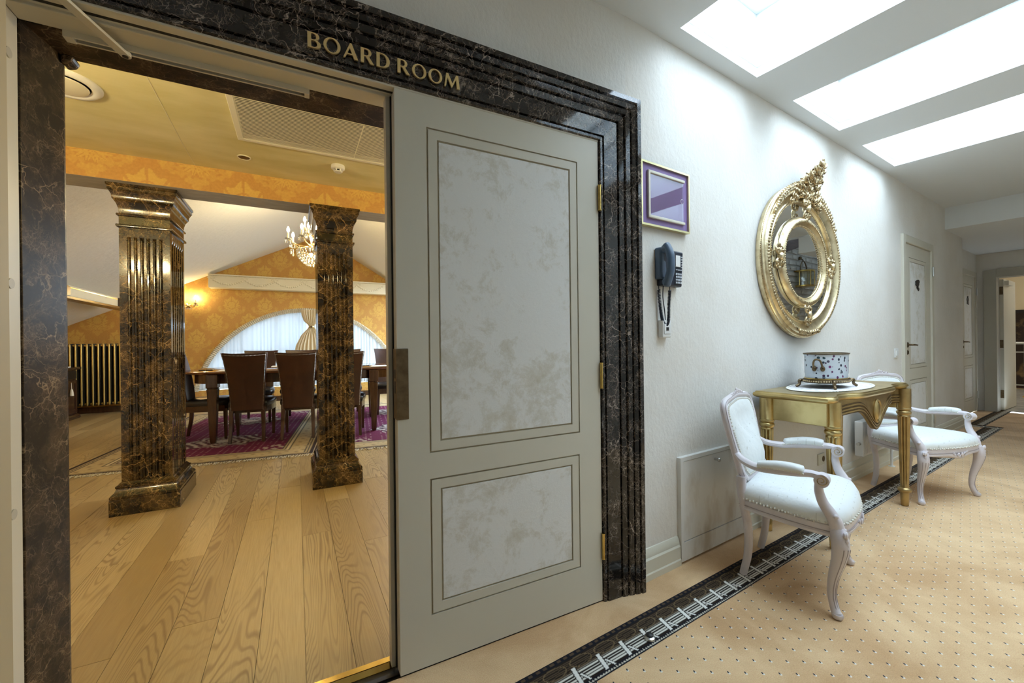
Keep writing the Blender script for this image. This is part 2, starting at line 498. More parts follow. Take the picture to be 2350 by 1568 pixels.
    def mesh(s, name):
        me = bpy.data.meshes.new(name); me.from_pydata(s.v, [], s.f); me.update()
        bm = bmesh.new(); bm.from_mesh(me); bmesh.ops.recalc_face_normals(bm, faces=bm.faces); bm.to_mesh(me); bm.free()
        return me

    def build(s, name, mat, parent=None, frame=None, smooth=False, bevel=0, ang=40):
        return link(name, s.mesh(name), mat, parent, frame, smooth, bevel, ang)


def link(name, me, mat, parent=None, frame=None, smooth=False, bevel=0, ang=40):
    o = bpy.data.objects.new(name, me); COL.objects.link(o)
    if mat and not me.materials: me.materials.append(M[mat] if isinstance(mat, str) else mat)
    if parent is not None: o.parent = parent
    if frame is not None: o.matrix_world = frame if parent is None else frame
    if smooth:
        me.polygons.foreach_set('use_smooth', [True] * len(me.polygons)); me.set_sharp_from_angle(angle=rad(ang))
    if bevel:
        bv = o.modifiers.new('bevel', 'BEVEL'); bv.width = bevel; bv.segments = 2; bv.limit_method = 'ANGLE'; bv.angle_limit = rad(35)
    return o


def T(x, y, z=0, rz=0):
    return Matrix.Translation((x, y, z)) @ Matrix.Rotation(rz, 4, 'Z')


def thing(name, label, cat, frame, group=None, kind=None):
    o = bpy.data.objects.new(name, None); COL.objects.link(o); o.empty_display_size = .1; o.matrix_world = frame
    return tag(o, label, cat, group, kind)


def tag(o, label=None, cat=None, group=None, kind=None):
    if label: o['label'] = label
    if cat: o['category'] = cat
    if group: o['group'] = group
    if kind: o['kind'] = kind
    return o


def struct(o, label, cat):
    return tag(o, label, cat, None, 'structure')


def dup(o, frame=None, parent=None):
    c = o.copy(); COL.objects.link(c)
    if parent is not None: c.parent = parent
    if frame is not None: c.matrix_world = frame
    for ch in list(o.children): dup(ch, None, c)
    return c


def fill(loops, depth, res_name='shape'):
    """flat outline with holes, extruded; lies in XZ, front at y=-depth/2"""
    cu = bpy.data.curves.new(res_name, 'CURVE'); cu.dimensions = '2D'; cu.fill_mode = 'BOTH'; cu.extrude = depth / 2
    for L in loops:
        sp = cu.splines.new('POLY'); sp.points.add(len(L) - 1)
        for p, q in zip(sp.points, L): p.co = (q[0], q[1], 0, 1)
        sp.use_cyclic_u = True
    o = bpy.data.objects.new(res_name, cu); COL.objects.link(o)
    dg = bpy.context.evaluated_depsgraph_get(); dg.update()
    me = bpy.data.meshes.new_from_object(o.evaluated_get(dg))
    bpy.data.objects.remove(o); bpy.data.curves.remove(cu)
    me.transform(Matrix(((1, 0, 0, 0), (0, 0, -1, 0), (0, 1, 0, 0), (0, 0, 0, 1))))
    me.materials.clear()
    return me


def arc(cx, cy, rx, ry, a0, a1, n=12):
    return [(cx + rx * cos(rad(a0 + (a1 - a0) * i / n)), cy + ry * sin(rad(a0 + (a1 - a0) * i / n))) for i in range(n + 1)]


def ell(cx, cy, rx, ry, n=28):
    return arc(cx, cy, rx, ry, 0, 360 - 360 / n, n - 1)


def rect(x0, x1, z0, z1):
    return [(x0, z0), (x1, z0), (x1, z1), (x0, z1)]


def colgrid(name, xs, ys, place, colfn, keep, mat, parent=None, frame=None):
    """grid of faces coloured by a function; place(u,v)->xyz arrays"""
    nx, ny = len(xs), len(ys)
    U, V = np.meshgrid(xs, ys)
    P = np.stack(place(U, V), -1).reshape(-1, 3)
    cu = (U[:-1, :-1] + U[1:, 1:]) / 2; cv = (V[:-1, :-1] + V[1:, 1:]) / 2
    i = np.arange(nx * ny).reshape(ny, nx)
    F = np.stack([i[:-1, :-1], i[:-1, 1:], i[1:, 1:], i[1:, :-1]], -1)
    C = colfn(U, V)
    if keep is not None:
        F = F[keep(cu, cv)]
    F = F.reshape(-1, 4)
    me = bpy.data.meshes.new(name)
    me.vertices.add(len(P)); me.vertices.foreach_set('co', P.ravel().astype(np.float32))
    me.loops.add(F.size); me.loops.foreach_set('vertex_index', F.ravel().astype(np.int32))
    me.polygons.add(len(F)); me.polygons.foreach_set('loop_start', np.arange(0, F.size, 4, dtype=np.int32))
    me.update(calc_edges=True)
    at = me.attributes.new('Col', 'FLOAT_COLOR', 'POINT')
    rgba = np.ones((len(P), 4), np.float32); rgba[:, :3] = C.reshape(-1, 3)
    at.data.foreach_set('color', rgba.ravel())
    me.validate()
    return link(name, me, mat, parent, frame)


def mixn(a, b, m):
    m = np.clip(m, 0, 1)[..., None]
    return a * (1 - m) + np.array(b, float) * m


def fromC(x, y):
    return (x * cos(DEL) - y * sin(DEL), x * sin(DEL) + y * cos(DEL))


def toC(x, y):
    return (x * cos(DEL) + y * sin(DEL), -x * sin(DEL) + y * cos(DEL))

# =================================================================== CORRIDOR SHELL
HC = 2.60; LOWC = 2.353; XB = 6.79; WY = 1.30
# floor: carpet polygon up to the door threshold
pts = [(-2.2, -.9), (9.36, -.9), (9.36, 1.46), (7.55, 1.46), (7.55, 1.34), (1.47, 1.34), toC(1.30, 1.405), toC(-.66, 1.405), toC(-2.1, 1.405)]
fl = MB().prism(pts, -.05, 0).build('floor', 'carpet', frame=FC)
struct(fl, 'salmon carpet with small dark dots along the corridor', 'floor')
BY0, BY1 = .998, 1.142


def border_col(U, V):
    w = (V - BY0) / (BY1 - BY0)          # 0 corridor side, 1 wall side
    C = np.zeros(U.shape + (3,)); C[:] = (.020, .013, .009)
    rib = .115
    ph = (U / rib) % 1.0
    # brown ground with fine lengthwise lines
    lines = (np.sin(w * 2 * PI * 19 + .6 * np.sin(U * 47)) > .25) & (w > .50) & (w < .84)
    C = mixn(C, (.12, .082, .045), lines * .8)
    rose = (((ph - .5) / .42) ** 2 + ((w - .68) / .15) ** 2)
    C = mixn(C, (.17, .12, .06), ((rose > .82) & (rose < 1.05)) * 1.)
    # cream reeds
    sect = (w > .17) & (w < .50)
    reeds = (np.sin((w - .17) / .33 * 2 * PI * 4.5 - 1.5) > -.05) & sect
    C = mixn(C, (.74, .72, .64), reeds * 1.)
    C = mixn(C, (.10, .07, .04), ((w > .47) & (w < .52)) * .7)
    # ribbons crossing the reeds
    for off, sl in ((.0, .30), (.16, -.55)):
        d = np.abs(((ph - off - sl * (w - .33)) + .5) % 1.0 - .5)
        wd = .065 if sl > 0 else .035
        lim = ((w > .13) & (w < .58)) if sl > 0 else ((w > .13) & (w < .36))
        C = mixn(C, (.02, .015, .012), (d < wd + .035) * lim * .9)
        C = mixn(C, (.82, .81, .76), (d < wd) * lim)
    # edges
    C = mixn(C, (.010, .010, .016), ((w < .13) | (w > .86)) * 1.)
    zig = np.abs(((U / .0125) % 1.0) - .5) * 2
    C = mixn(C, (.66, .62, .52), ((w > .035) & (w < .035 + .055 * zig)) * 1.)
    C = mixn(C, (.09, .06, .035), ((w > .90) & (w < .97) & (((U / .03) % 1) < .55)) * 1.)
    return C


def flat(z):
    return lambda U, V: (U, V, np.full_like(U, z))


xs = np.arange(-1.2, 7.76, .0032); ys = np.linspace(BY0, BY1, 46)
colgrid('carpet_border', xs, ys, flat(.0012), border_col, None, 'vborder', fl)
colgrid('carpet_border', np.arange(7.58, 9.6, .006), np.linspace(BY0, BY1, 30), lambda U, V: (U, V + .15, np.full_like(U, .0016)), border_col, None, 'vborder', fl)
colgrid('carpet_border', np.arange(BY0, BY0 + .29, .006), np.linspace(BY0, BY1, 20), lambda U, V: (7.62 + (V - BY0) * 1.0, U, np.full_like(U, .002)), border_col, None, 'vborder', fl)

# corridor wall, return, niche
w = MB().box(1.4682, 7.58, WY, 1.42, -.02, 2.80).box(7.46, 7.58, 1.40, 1.60, -.02, 2.80)
struct(w.build('wall_left', 'plaster', frame=FC), 'rough cream plaster wall running down the corridor', 'wall')
w = MB().box(7.5, 8.36, 1.46, 1.58, -.02, 2.6).box(9.19, 9.5, 1.46, 1.58, -.02, 2.6).box(8.36, 9.19, 1.46, 1.58, 2.03, 2.6).box(8.3, 9.25, 1.57, 1.62, 0, 2.1)
struct(w.build('wall_niche', 'plaster', frame=FC), 'recessed plaster wall around the far toilet door', 'wall')
w = MB().box(9.35, 9.50, 1.255, 1.60, -.02, 2.6).box(9.35, 9.50, -.9, .25, -.02, 2.6).box(9.35, 9.50, .25, 1.255, 2.0, 2.6)
struct(w.build('wall_end', 'plaster', frame=FC), 'shaded end wall around the far doorway', 'wall')
w = MB().box(-2.3, -2.18, -1.0, 2.0, -.02, 3.4)
struct(w.build('wall_back', 'plaster', frame=FC), 'plaster wall closing the corridor behind the camera', 'wall')
# opposite wall with painted stones (seen in the mirror)
wr = MB().box(-2.3, 13.9, -1.02, -.90, -.02, 3.5).build('wall_right', 'brick_white', frame=FC)
struct(wr, 'white painted stone wall opposite the mirror', 'wall')
stone_me = []
for k in range(6):
    q = random.uniform
    a = MB(); L = .19 + .035 * k; hh = .062
    P = [(q(0, .012), q(0, .01)), (L - q(0, .012), q(0, .01)), (L - q(0, .01), hh - q(0, .01)), (q(0, .01), hh - q(0, .01))]
    P2 = [(p[0] * .94 + L * .03, p[1] * .86 + hh * .07) for p in P]
    v = [(p[0], 0, p[1]) for p in P] + [(p[0], .022 + q(0, .012), p[1]) for p in P2]
    a.add(v, [(4, 5, 6, 7), (0, 1, 5, 4), (1, 2, 6, 5), (2, 3, 7, 6), (3, 0, 4, 7)])
    me = a.mesh('stone'); me.materials.append(M['brick_white']); stone_me.append((me, L))
z = 1.52; row = 0; cnt = 0
while z < 3.3 and cnt < 290:
    x = 6.4 + random.uniform(0, .2)
    while x < 9.9 and cnt < 290:
        me, L = random.choice(stone_me)
        o = bpy.data.objects.new('stone', me); COL.objects.link(o); o.parent = wr; o.location = (x, -.902, z); o.scale = (1, 1, 1.35)
        x += L + .012; cnt += 1
    z += .098
# ceiling with three roof-light wells
XE = [-2.3] + [e for p in SKYX for e in p] + [XB + .1]
c = MB()
for i in range(len(XE) - 1):
    a, bb = XE[i], XE[i + 1]
    hole = i % 2 == 1
    if hole:
        c.box(a, bb, SKY1, 1.48, HC, HC + .06).box(a, bb, -1.0, SKY0, HC, HC + .06)
    else: c.box(a, bb, -1.0, 1.48, HC, HC + .06)
for a, bb in SKYX:
    c.box(a - .03, a, SKY0 - .03, SKY1 + .03, HC + .05, 3.0).box(bb, bb + .03, SKY0 - .03, SKY1 + .03, HC + .05, 3.0)
    c.box(a, bb, SKY0 - .03, SKY0, HC + .05, 3.0).box(a, bb, SKY1, SKY1 + .03, HC + .05, 3.0)
c.box(XB, 7.5, -1.0, -.22, 3.40, 3.46).box(8.7, 13.9, -1.0, -.22, 3.40, 3.46).box(7.5, 8.7, -1.0, -.80, 3.40, 3.46).box(7.5, 8.7, -.5, -.22, 3.40, 3.46)
c.box(-2.3, XB, 1.40, 1.9, HC, HC + .06)
struct(c.build('ceiling', 'ceiling', frame=FC), 'white corridor ceiling with roof-light openings', 'ceiling')
c = MB().box(XB + .02, 9.6, -.20, 1.62, LOWC, LOWC + .06).box(XB, XB + .04, -.20, WY, LOWC - .0004, HC + .1).box(XB, XB + .04, -1.0, -.20, HC - .02, 3.45).box(XB, 9.6, -.26, -.2, LOWC, 3.45).box(9.35, 9.5, -.9, -.2, LOWC, 3.45)
struct(c.build('ceiling', 'ceiling', frame=FC), 'lower white ceiling at the far end of the corridor', 'ceiling')
for i, (a, bb) in enumerate(SKYX):
    wnd = MB().box(a - .02, bb + .02, SKY0 - .02, SKY1 + .02, 2.985, 2.992).build('window_%d' % (i + 1), 'glazing', frame=FC)
    struct(wnd, ['nearest large bright roof light over the purple board', 'middle bright roof light above the mirror', 'farthest narrow bright roof light'][i], 'skylight')
    f = MB(); e = .03
    f.box(a, bb, SKY0, SKY0 + e, 2.955, 2.985).box(a, bb, SKY1 - e, SKY1, 2.955, 2.985).box(a, a + e, SKY0 + e, SKY1 - e, 2.955, 2.985).box(bb - e, bb, SKY0 + e, SKY1 - e, 2.955, 2.985)
    f.build('window_frame', 'ceiling', wnd)
wnd = MB().box(7.48, 8.72, -.82, -.48, 3.47, 3.478).build('window_5', 'glazing', frame=FC)  # added opening, brightens the stone wall reflected in the mirror
struct(wnd, 'added unseen roof light brightening the stone wall opposite', 'skylight')
# dark rafters above the stone wall
for k, (xa, za, xb, zb) in enumerate(((7.0, 2.40, 9.6, 3.15), (9.2, 3.35, 10.6, 2.6))):
    o = MB().prism([(xa, za), (xb, zb), (xb, zb + .17), (xa, za + .17)], -.88, -.72, 'y').build('roof_timber', 'dark_timber', frame=FC)
    tag(o, ['dark slanting roof timber above the stone wall, left one in the mirror', 'dark slanting roof timber above the stone wall, right one in the mirror'][k], 'beam')

# =================================================================== DOOR WALL (board room side = +y)
w = MB().box(-3.7, -.70, 1.43, 1.66, -.02, 2.80).box(1.22, 1.3418, 1.43, 1.60, -.02, 2.80).box(-.70, 1.22, 1.43, 1.66, 2.03, 2.80)
struct(w.build('wall_front', 'plaster'), 'cream plaster wall above the marble door surround', 'wall')
XL, XR, ZT = -.635, 1.158, 1.978
prof = [(0, 1.44), (0, 1.398), (.004, 1.393), (.014, 1.392), (.017, 1.400), (.021, 1.389), (.088, 1.386), (.091, 1.396), (.096, 1.382), (.118, 1.377), (.124, 1.386), (.130, 1.374),
        (.150, 1.370), (.153, 1.382), (.159, 1.368), (.176, 1.362), (.182, 1.372), (.187, 1.360), (.207, 1.360), (.207, 1.44)]
tr1 = struct(bpy.data.objects.new('trim_1', None), 'dark veined marble surround of the board room door', 'door surround'); COL.objects.link(tr1)


def sec(kind):
    P = []
    for tt, y in prof:
        P.append({'lb': (XL - tt, y, 0), 'lt': (XL - tt, y, ZT + tt), 'rt': (XR + tt, y, ZT + tt), 'rb': (XR + tt, y, 0)}[kind])
    return P


for nm, a, bb in (('jamb', 'lb', 'lt'), ('lintel', 'lt', 'rt'), ('jamb', 'rt', 'rb')):
    A, B_ = [np.array(sec(k)) for k in (a, bb)]
    d = (B_ - A) / np.linalg.norm(B_ - A, axis=1)[:, None]
    A2 = A + d * (.0006 if a != 'lb' else 0); B2 = B_ - d * (.0006 if bb != 'rb' else 0)
    MB().rings([[tuple(p) for p in A2], [tuple(p) for p in B2]]).build(nm, 'marble', tr1, smooth=True, ang=25)
# marble lining of the reveal
rv = struct(bpy.data.objects.new('trim_2', None), 'polished dark marble lining inside the door opening', 'door lining'); COL.objects.link(rv)
MB().prism([(-.70, 1.548), (-.6335, 1.548), (-.602, 1.69), (-.602, 1.70), (-.70, 1.70)], 0, 1.99).build('jamb', 'marble_reveal', rv, bevel=.002)
MB().box(-.70, 1.25, 1.548, 1.70, 1.975, 2.06).build('lintel', 'marble_reveal', rv, bevel=.003)
MB().box(1.165, 1.25, 1.548, 1.68, 0, 1.975).build('jamb', 'marble_reveal', rv, bevel=.003)
MB().prism([(-.602, 1.975), (-.572, 1.975), (-.580, 1.958), (-.602, 1.950)], 1.67, 1.72, 'y').build('corner_block', 'marble_reveal', rv, bevel=.006)
# painted timber frame with rebate
fr = struct(bpy.data.objects.new('trim_3', None), 'cream painted timber door frame with screw caps', 'door frame'); COL.objects.link(fr)
MB().box(XL - .05, XL, 1.402, 1.545, 0, ZT).build('frame_jamb', 'paint', fr, bevel=.004)
MB().box(XR, XR + .04, 1.402, 1.545, 0, ZT).build('frame_jamb', 'paint', fr, bevel=.004)
hd = MB().box(XL, XR, 1.400, 1.432, ZT - .006, 2.03).box(XL, XR, 1.448, 1.545, ZT - .004, 2.03).box(XL, XR, 1.456, 1.470, ZT - .012, ZT)
hd.build('frame_head', 'paint', fr, bevel=.003)
MB().box(XL, XR, 1.431, 1.4490, ZT - .002, 2.02).build('seal', 'black', fr)
for zc in (.70, 1.28, 1.86):
    MB().cyl((XL - .002, 1.50, zc), .013, .005, 'x', 16).build('screw_cap', 'paint_dark', fr)
# slide rail of the closer, and its arm
cl = thing('door_closer', 'metal door closer arm and slide rail under the frame head', 'door closer', FD)
r = MB().box(-.53, .032, 1.540, 1.543, ZT - .020, ZT - .004).box(-.53, .032, 1.565, 1.568, ZT - .020, ZT - .004).box(-.53, .032, 1.543, 1.546, ZT - .020, ZT - .018).box(-.53, .032, 1.562, 1.565, ZT - .020, ZT - .018)
r.build('slide_rail', 'paint', cl)
MB().box(-.53, .032, 1.543, 1.565, ZT - .008, ZT - .006).build('slot_shade_strip', 'black', cl)  # black strip laid in the channel as the slot's shade
MB().box(-.55, -.53, 1.540, 1.568, ZT - .022, ZT - .002).build('end_cap', 'paint', cl); MB().box(.032, .047, 1.540, 1.568, ZT - .022, ZT - .002).build('end_cap', 'paint', cl)
A = np.array((-.425, 1.553, ZT - .032)); B_ = np.array((-.60, 1.10, ZT - .012)); dv = (B_ - A) / np.linalg.norm(B_ - A); nv = np.array((dv[1], -dv[0], 0)) * .012
arm = MB(); zz = np.array((0, 0, .008))
arm.rings([[tuple(A + nv), tuple(A - nv), tuple(A - nv + zz), tuple(A + nv + zz)], [tuple(B_ + nv), tuple(B_ - nv), tuple(B_ - nv + zz), tuple(B_ + nv + zz)]])
arm.cyl(tuple(A), .013, .012, 'z', 18)
arm.build('closer_arm', 'paint', cl, bevel=.001)
MB().cyl(tuple(A - np.array((0, 0, .002))), .007, .004, 'z', 14).build('pivot', 'black', cl)


def groove_door(o, W_, H_, y0, dep, ups, mats, ring=True):
    """panelled leaf in local x 0..W_, z; front at y0, built of stiles, moulding rings and plaster panels standing proud of a core"""
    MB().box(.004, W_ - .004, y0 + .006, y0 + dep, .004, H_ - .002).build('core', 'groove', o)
    holes = [[(x0, z0), (x0, z1), (x1, z1), (x1, z0)] for x0, x1, z0, z1 in ups]
    me = fill([rect(0, W_, .006, H_)] + holes, .008); me.transform(Matrix.Translation((0, y0 + .004, 0)))
    link('stile_frame', me, mats[0], o, bevel=.002)
    for x0, x1, z0, z1 in ups:
        g = .006; q = .044
        me = fill([rect(x0 + g, x1 - g, z0 + g, z1 - g), rect(x0 + q - g, x1 - q + g, z0 + q - g, z1 - q + g)], .008); me.transform(Matrix.Translation((0, y0 + .004, 0)))
        link('panel_moulding', me, mats[0], o, bevel=.002)
        MB().box(x0 + q, x1 - q, y0 + .001, y0 + .008, z0 + q, z1 - q).build('panel', mats[1], o, bevel=.0015)


DW = XR - .297 - .004
ups = [(.108, .748, .737, 1.866), (.108, .745, .176, .648)]
d1 = struct(bpy.data.objects.new('door_1', None), 'closed cream door leaf with mottled plaster panels', 'door'); COL.objects.link(d1); d1.matrix_world = T(.297, 0)
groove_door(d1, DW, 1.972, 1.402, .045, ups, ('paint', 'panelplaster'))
MB().box(-.018, DW - .02, 1.455, 1.492, .006, 1.966).build('rear_lip', 'paint_dark', d1)
MB().box(-.005, 0, 1.4475, 1.4545, .006, 1.966).build('seal', 'black', d1)
MB().box(-.0002, .004, 1.4105, 1.4470, .006, 1.966).build('edge_band', 'paint_dark', d1)
fp = MB().box(-.003, .037, 1.3985, 1.402, .862, 1.10).box(-.004, 0, 1.3985, 1.446, .862, 1.10)
fp.build('lock_plate', 'bronze', d1, bevel=.0015)
MB().box(-.005, -.0035, 1.412, 1.43, .95, .99).box(-.005, -.0035, 1.412, 1.43, 1.0, 1.03).build('latch_hole', 'black', d1)
for zc in (1.73, .97, .24):
    hb = MB().cyl((DW + .002, 1.394, zc - .052), .0065, .104, 'z', 12).cyl((DW + .002, 1.394, zc - .055), .008, .004, 'z', 12).cyl((DW + .002, 1.394, zc + .051), .008, .004, 'z', 12)
    hb.build('hinge', 'brass', d1, smooth=True)
# left leaf, swung open out of the picture
d2 = struct(bpy.data.objects.new('door_2', None), 'open cream door leaf left of the doorway', 'door'); COL.objects.link(d2)
d2.matrix_world = Matrix.Translation((XL, 1.40, 0)) @ Matrix.Rotation(rad(-100), 4, 'Z')
groove_door(d2, DW, 1.972, .002, .045, ups, ('paint', 'panelplaster'))
# threshold
ts = struct(bpy.data.objects.new('trim_4', None), 'polished brass threshold strip between carpet and oak floor', 'threshold'); COL.objects.link(ts)
MB().box(-.70, 1.2, 1.494, 1.518, -.02, .002).build('brass_strip', 'brass', ts)
MB().prism([(1.478, -.012), (1.494, -.001), (1.494, -.02), (1.478, -.02)], -.70, 1.2, 'x').build('brass_edge', 'brass', ts)
MB().box(-.70, 1.2, 1.405, 1.480, -.04, -.014).box(-.70, 1.2, 1.432, 1.450, -.014, -.008).build('rubber_sill', 'black', ts)

# lettering
def G(ch):
    if ch == 'B':
        return .64, [[(0, 0), (.36, 0)] + arc(.36, .27, .29, .27, -85, 85) + arc(.33, .77, .25, .23, -70, 88) + [(0, 1)],
                     [(.18, .07), (.18, .48), (.32, .48)] + arc(.32, .275, .15, .20, 85, -85) + [(.30, .07)],
                     [(.18, .55), (.18, .93), (.30, .93)] + arc(.30, .74, .12, .185, 85, -85) + [(.29, .55)]]
    if ch == 'O':
        return .86, [ell(.43, .5, .43, .52), ell(.43, .5, .275, .45)[::-1]]
    if ch == 'A':
        return .78, [[(0, 0), (.10, 0), (.19, .25), (.49, .25), (.57, 0), (.78, 0), (.44, 1.02), (.35, 1.02)], [(.22, .33), (.34, .69), (.46, .33)]]
    if ch == 'R':
        return .72, [[(0, 0), (.18, 0), (.18, .45), (.27, .45), (.50, 0), (.72, 0), (.44, .48)] + arc(.33, .74, .25, .26, -55, 88) + [(0, 1)],
                     [(.18, .53), (.18, .93), (.30, .93)] + arc(.30, .73, .125, .20, 85, -85)]
    if ch == 'D':
        return .74, [[(0, 0), (.30, 0)] + arc(.30, .5, .44, .5, -88, 88) + [(0, 1)], [(.18, .07), (.18, .93), (.29, .93)] + arc(.29, .5, .265, .43, 85, -85)]
    return 1.0, [[(0, 0), (.10, 0), (.20, .68), (.45, 0), (.50, 0), (.76, .68), (.81, 0), (1.0, 0), (.90, 1), (.77, 1), (.52, .30), (.26, 1), (.13, 1)]]


sg = thing('door_sign', 'gold raised letters reading BOARD ROOM on the marble lintel', 'sign', T(.038, 1.384, 2.012))
cap = .0465; tot = 0
txt = 'BOARD ROOM'
for chh in txt: tot += (G(chh)[0] + .13) if chh != ' ' else .30
kx = .483 / (tot - .13); x = 0
for chh in txt:
    if chh == ' ':
        x += .30 * kx; continue
    w_, loops = G(chh)
    me = fill([[(p[0] * kx, p[1] * cap) for p in L] for L in loops], .006)
    me.transform(Matrix.Translation((x, -.003, 0)))
    link('letter', me, 'letter_gold', sg, bevel=.0006)
    x += (w_ + .13) * kx

# =================================================================== BOARD ROOM SHELL
BZ = 2.365; YB0, YB1 = 3.55, 3.80; SOF = 2.195; GY = 9.4; RX, RZ = .416, 3.33; SL, SR = .50, .60
fb = MB().box(-3.7, 4.5, 1.515, 9.5, -.06, -.012).build('floor_boardroom', 'oak')
struct(fb, 'oak plank floor of the board room', 'floor')
MB().box(2.19, 4.45, 1.9, 9.45, -.012, 0).build('floor_field', 'oak', fb)
x = .018 - .155 * 24; rows = 0
while x < 2.2:
    y = 1.518 - random.uniform(.1, 1.5)
    while y < 9.4:
        L = random.choice((1.45, 1.8, 2.0, 2.2, 2.4)); y0, y1 = max(y, 1.518), min(y + L, 9.4)
        if y1 - y0 > .05:
            p = MB().box(.0008, .1542, 0, y1 - y0 - .0016, -.012, random.uniform(-.0004, .0003)).build('plank', 'oak', fb)
            p.location = (x, y0, 0)
        y += L
    x += .155
# walls
w = MB().box(-3.72, -3.6, 1.5, YB1, -.02, 2.42).box(-3.72, -3.6, 3.55, 9.5, -.02, 1.36).build('wall_boardroom_left', 'orange'); struct(w, 'low orange wall behind the cabinet', 'wall')
w = MB().box(4.4, 4.52, 1.86, YB1, -.02, 2.42).box(4.4, 4.52, 3.55, 9.5, -.02, .99).build('wall_boardroom_right', 'orange'); struct(w, 'orange side wall out of sight behind the closed door', 'wall')
P_D = (.60, .335, .085); P_L = (.72, .46, .12)


def damask(U, V):
    C = np.zeros(U.shape + (3,)); C[:] = (.54, .295, .085)
    PX, PZ = .54, .63
    for oy, ox in ((0, 0), (.5, .5)):
        u = ((U / PX + ox) + .5) % 1.0 - .5; v_ = ((V / PZ + oy) + .5) % 1.0 - .5
        u = u * PX; v_ = v_ * PZ
        # palmette
        r = np.hypot(u / .125, (v_ + .02) / .15); th = np.arctan2(u, v_ + .10)
        edge = 1 + .13 * np.cos(th * 11)
        pal = (r < edge) & ~((np.abs(np.sin(th * 5.5)) < .22) & (r > .35)) & ~((r > .46) & (r < .54))
        C = mixn(C, (.66, .43, .115), pal * .8)
        # leaf scrolls under and beside it
        for s_ in (-1, 1):
            a = u * s_ - .125; bb = v_ + .15
            q = np.hypot(a / .085, (bb - .35 * a) / .035)
            C = mixn(C, (.66, .43, .115), ((q < 1 + .25 * np.sin(a * 130)) & (q > .25)) * .42)
            q = np.hypot((u * s_ - .19) / .03, (v_ + .09) / .05)
            C = mixn(C, (.66, .43, .115), (q < 1) * .4)
        q = np.hypot(u / .03, (v_ + .235) / .05)
        C = mixn(C, (.66, .43, .115), ((q < 1) | (np.hypot((np.abs(u) - .04) / .03, (v_ + .215) / .02) < 1)) * .45)
    return C


CX, CZ, CR = .20, -.075, 1.875
zs = lambda X: np.where(X < RX, RZ - SL * (RX - X), RZ - SR * (X - RX))
gw = colgrid('wall_gable', np.arange(-3.62, 4.44, .0125), np.arange(-.02, 3.32, .0125), lambda U, V: (U, np.full_like(U, GY), V), damask,
             lambda U, V: (V < zs(U) + .04) & ~((np.hypot(U - CX, V - CZ) < CR) & (V > .28)), 'vwall')
struct(gw, 'orange damask gable wall around the arched window', 'wall')
# deep reveal of the arched window + outer skin so no light leaks
a0 = math.degrees(math.asin((.28 - CZ) / CR))
A_ = [(CX + CR * cos(rad(q)), CZ + CR * sin(rad(q))) for q in np.linspace(a0, 180 - a0, 40)]
rvl = MB(); A2 = [(CX + (CR + .25) * cos(rad(q)), CZ + (CR + .25) * sin(rad(q))) for q in np.linspace(a0, 180 - a0, 40)]
for i in range(39):
    rvl.prism([A_[i], A_[i + 1], A2[i + 1], A2[i]], GY + .001, GY + .20, 'y')
rvl.box(A_[-1][0], A_[0][0], GY + .001, GY + .2, .2, .28)
for k in range(82):
    x0 = -3.7 + k * .1; x1 = x0 + .1
    zt_ = min(float(zs(np.array(x0))), float(zs(np.array(x1)))) + .05
    if x1 < A_[-1][0] or x0 > A_[0][0]: rvl.box(x0, x1, GY + .06, GY + .2, -.02, zt_)
    else:
        za = max(CZ + math.sqrt(max(0, CR ** 2 - (q - CX) ** 2)) for q in (x0, x1)) + .02
        rvl.box(x0, x1, GY + .06, GY + .2, min(za, zt_ - .05), zt_).box(x0, x1, GY + .06, GY + .2, -.02, .27)
struct(rvl.build('trim_5', 'cornice'), 'pale deep reveal of the arched window', 'window reveal')
# window
wn = struct(bpy.data.objects.new('window_4', None), 'wide segmental arched window behind sheer curtains', 'window'); COL.objects.link(wn)
f = MB()
A3 = [(CX + (CR - .07) * cos(rad(q)), CZ + (CR - .07) * sin(rad(q))) for q in np.linspace(a0, 180 - a0, 40)]
for i in range(39): f.prism([A_[i], A_[i + 1], A3[i + 1], A3[i]], GY + .10, GY + .15, 'y')
for xx in (-.95, -.35, .2, .75, 1.35):
    zt = CZ + math.sqrt(CR ** 2 - (xx - CX) ** 2)
    f.box(xx - .025, xx + .025, GY + .10, GY + .15, .28, zt)
f.box(A_[-1][0], A_[0][0], GY + .10, GY + .15, .28, .36).box(A_[-1][0] + .3, A_[0][0] - .3, GY + .10, GY + .15, .98, 1.03)
f.build('window_frame', 'window_frame', wn)
g = MB().prism([(p[0], p[1]) for p in A3], GY + .12, GY + .125, 'y').build('pane', 'glazing', wn)
# vaulted ceiling
sl = MB().prism([(RX, RZ), (RX, RZ + .08), (-3.75, RZ + .08 - SL * (RX + 3.75)), (-3.75, RZ - SL * (RX + 3.75))], YB1 - .05, GY + .2, 'y').build('ceiling_slope', 'slope')
struct(sl, 'white sloping ceiling falling to the left', 'ceiling')
def slab_r(x0, x1, y0, y1):
    z0, z1 = RZ - SR * (x0 - RX), RZ - SR * (x1 - RX)
    return MB().prism([(x0, z0), (x0, z0 + .08), (x1, z1 + .08), (x1, z1)], y0, y1, 'y')


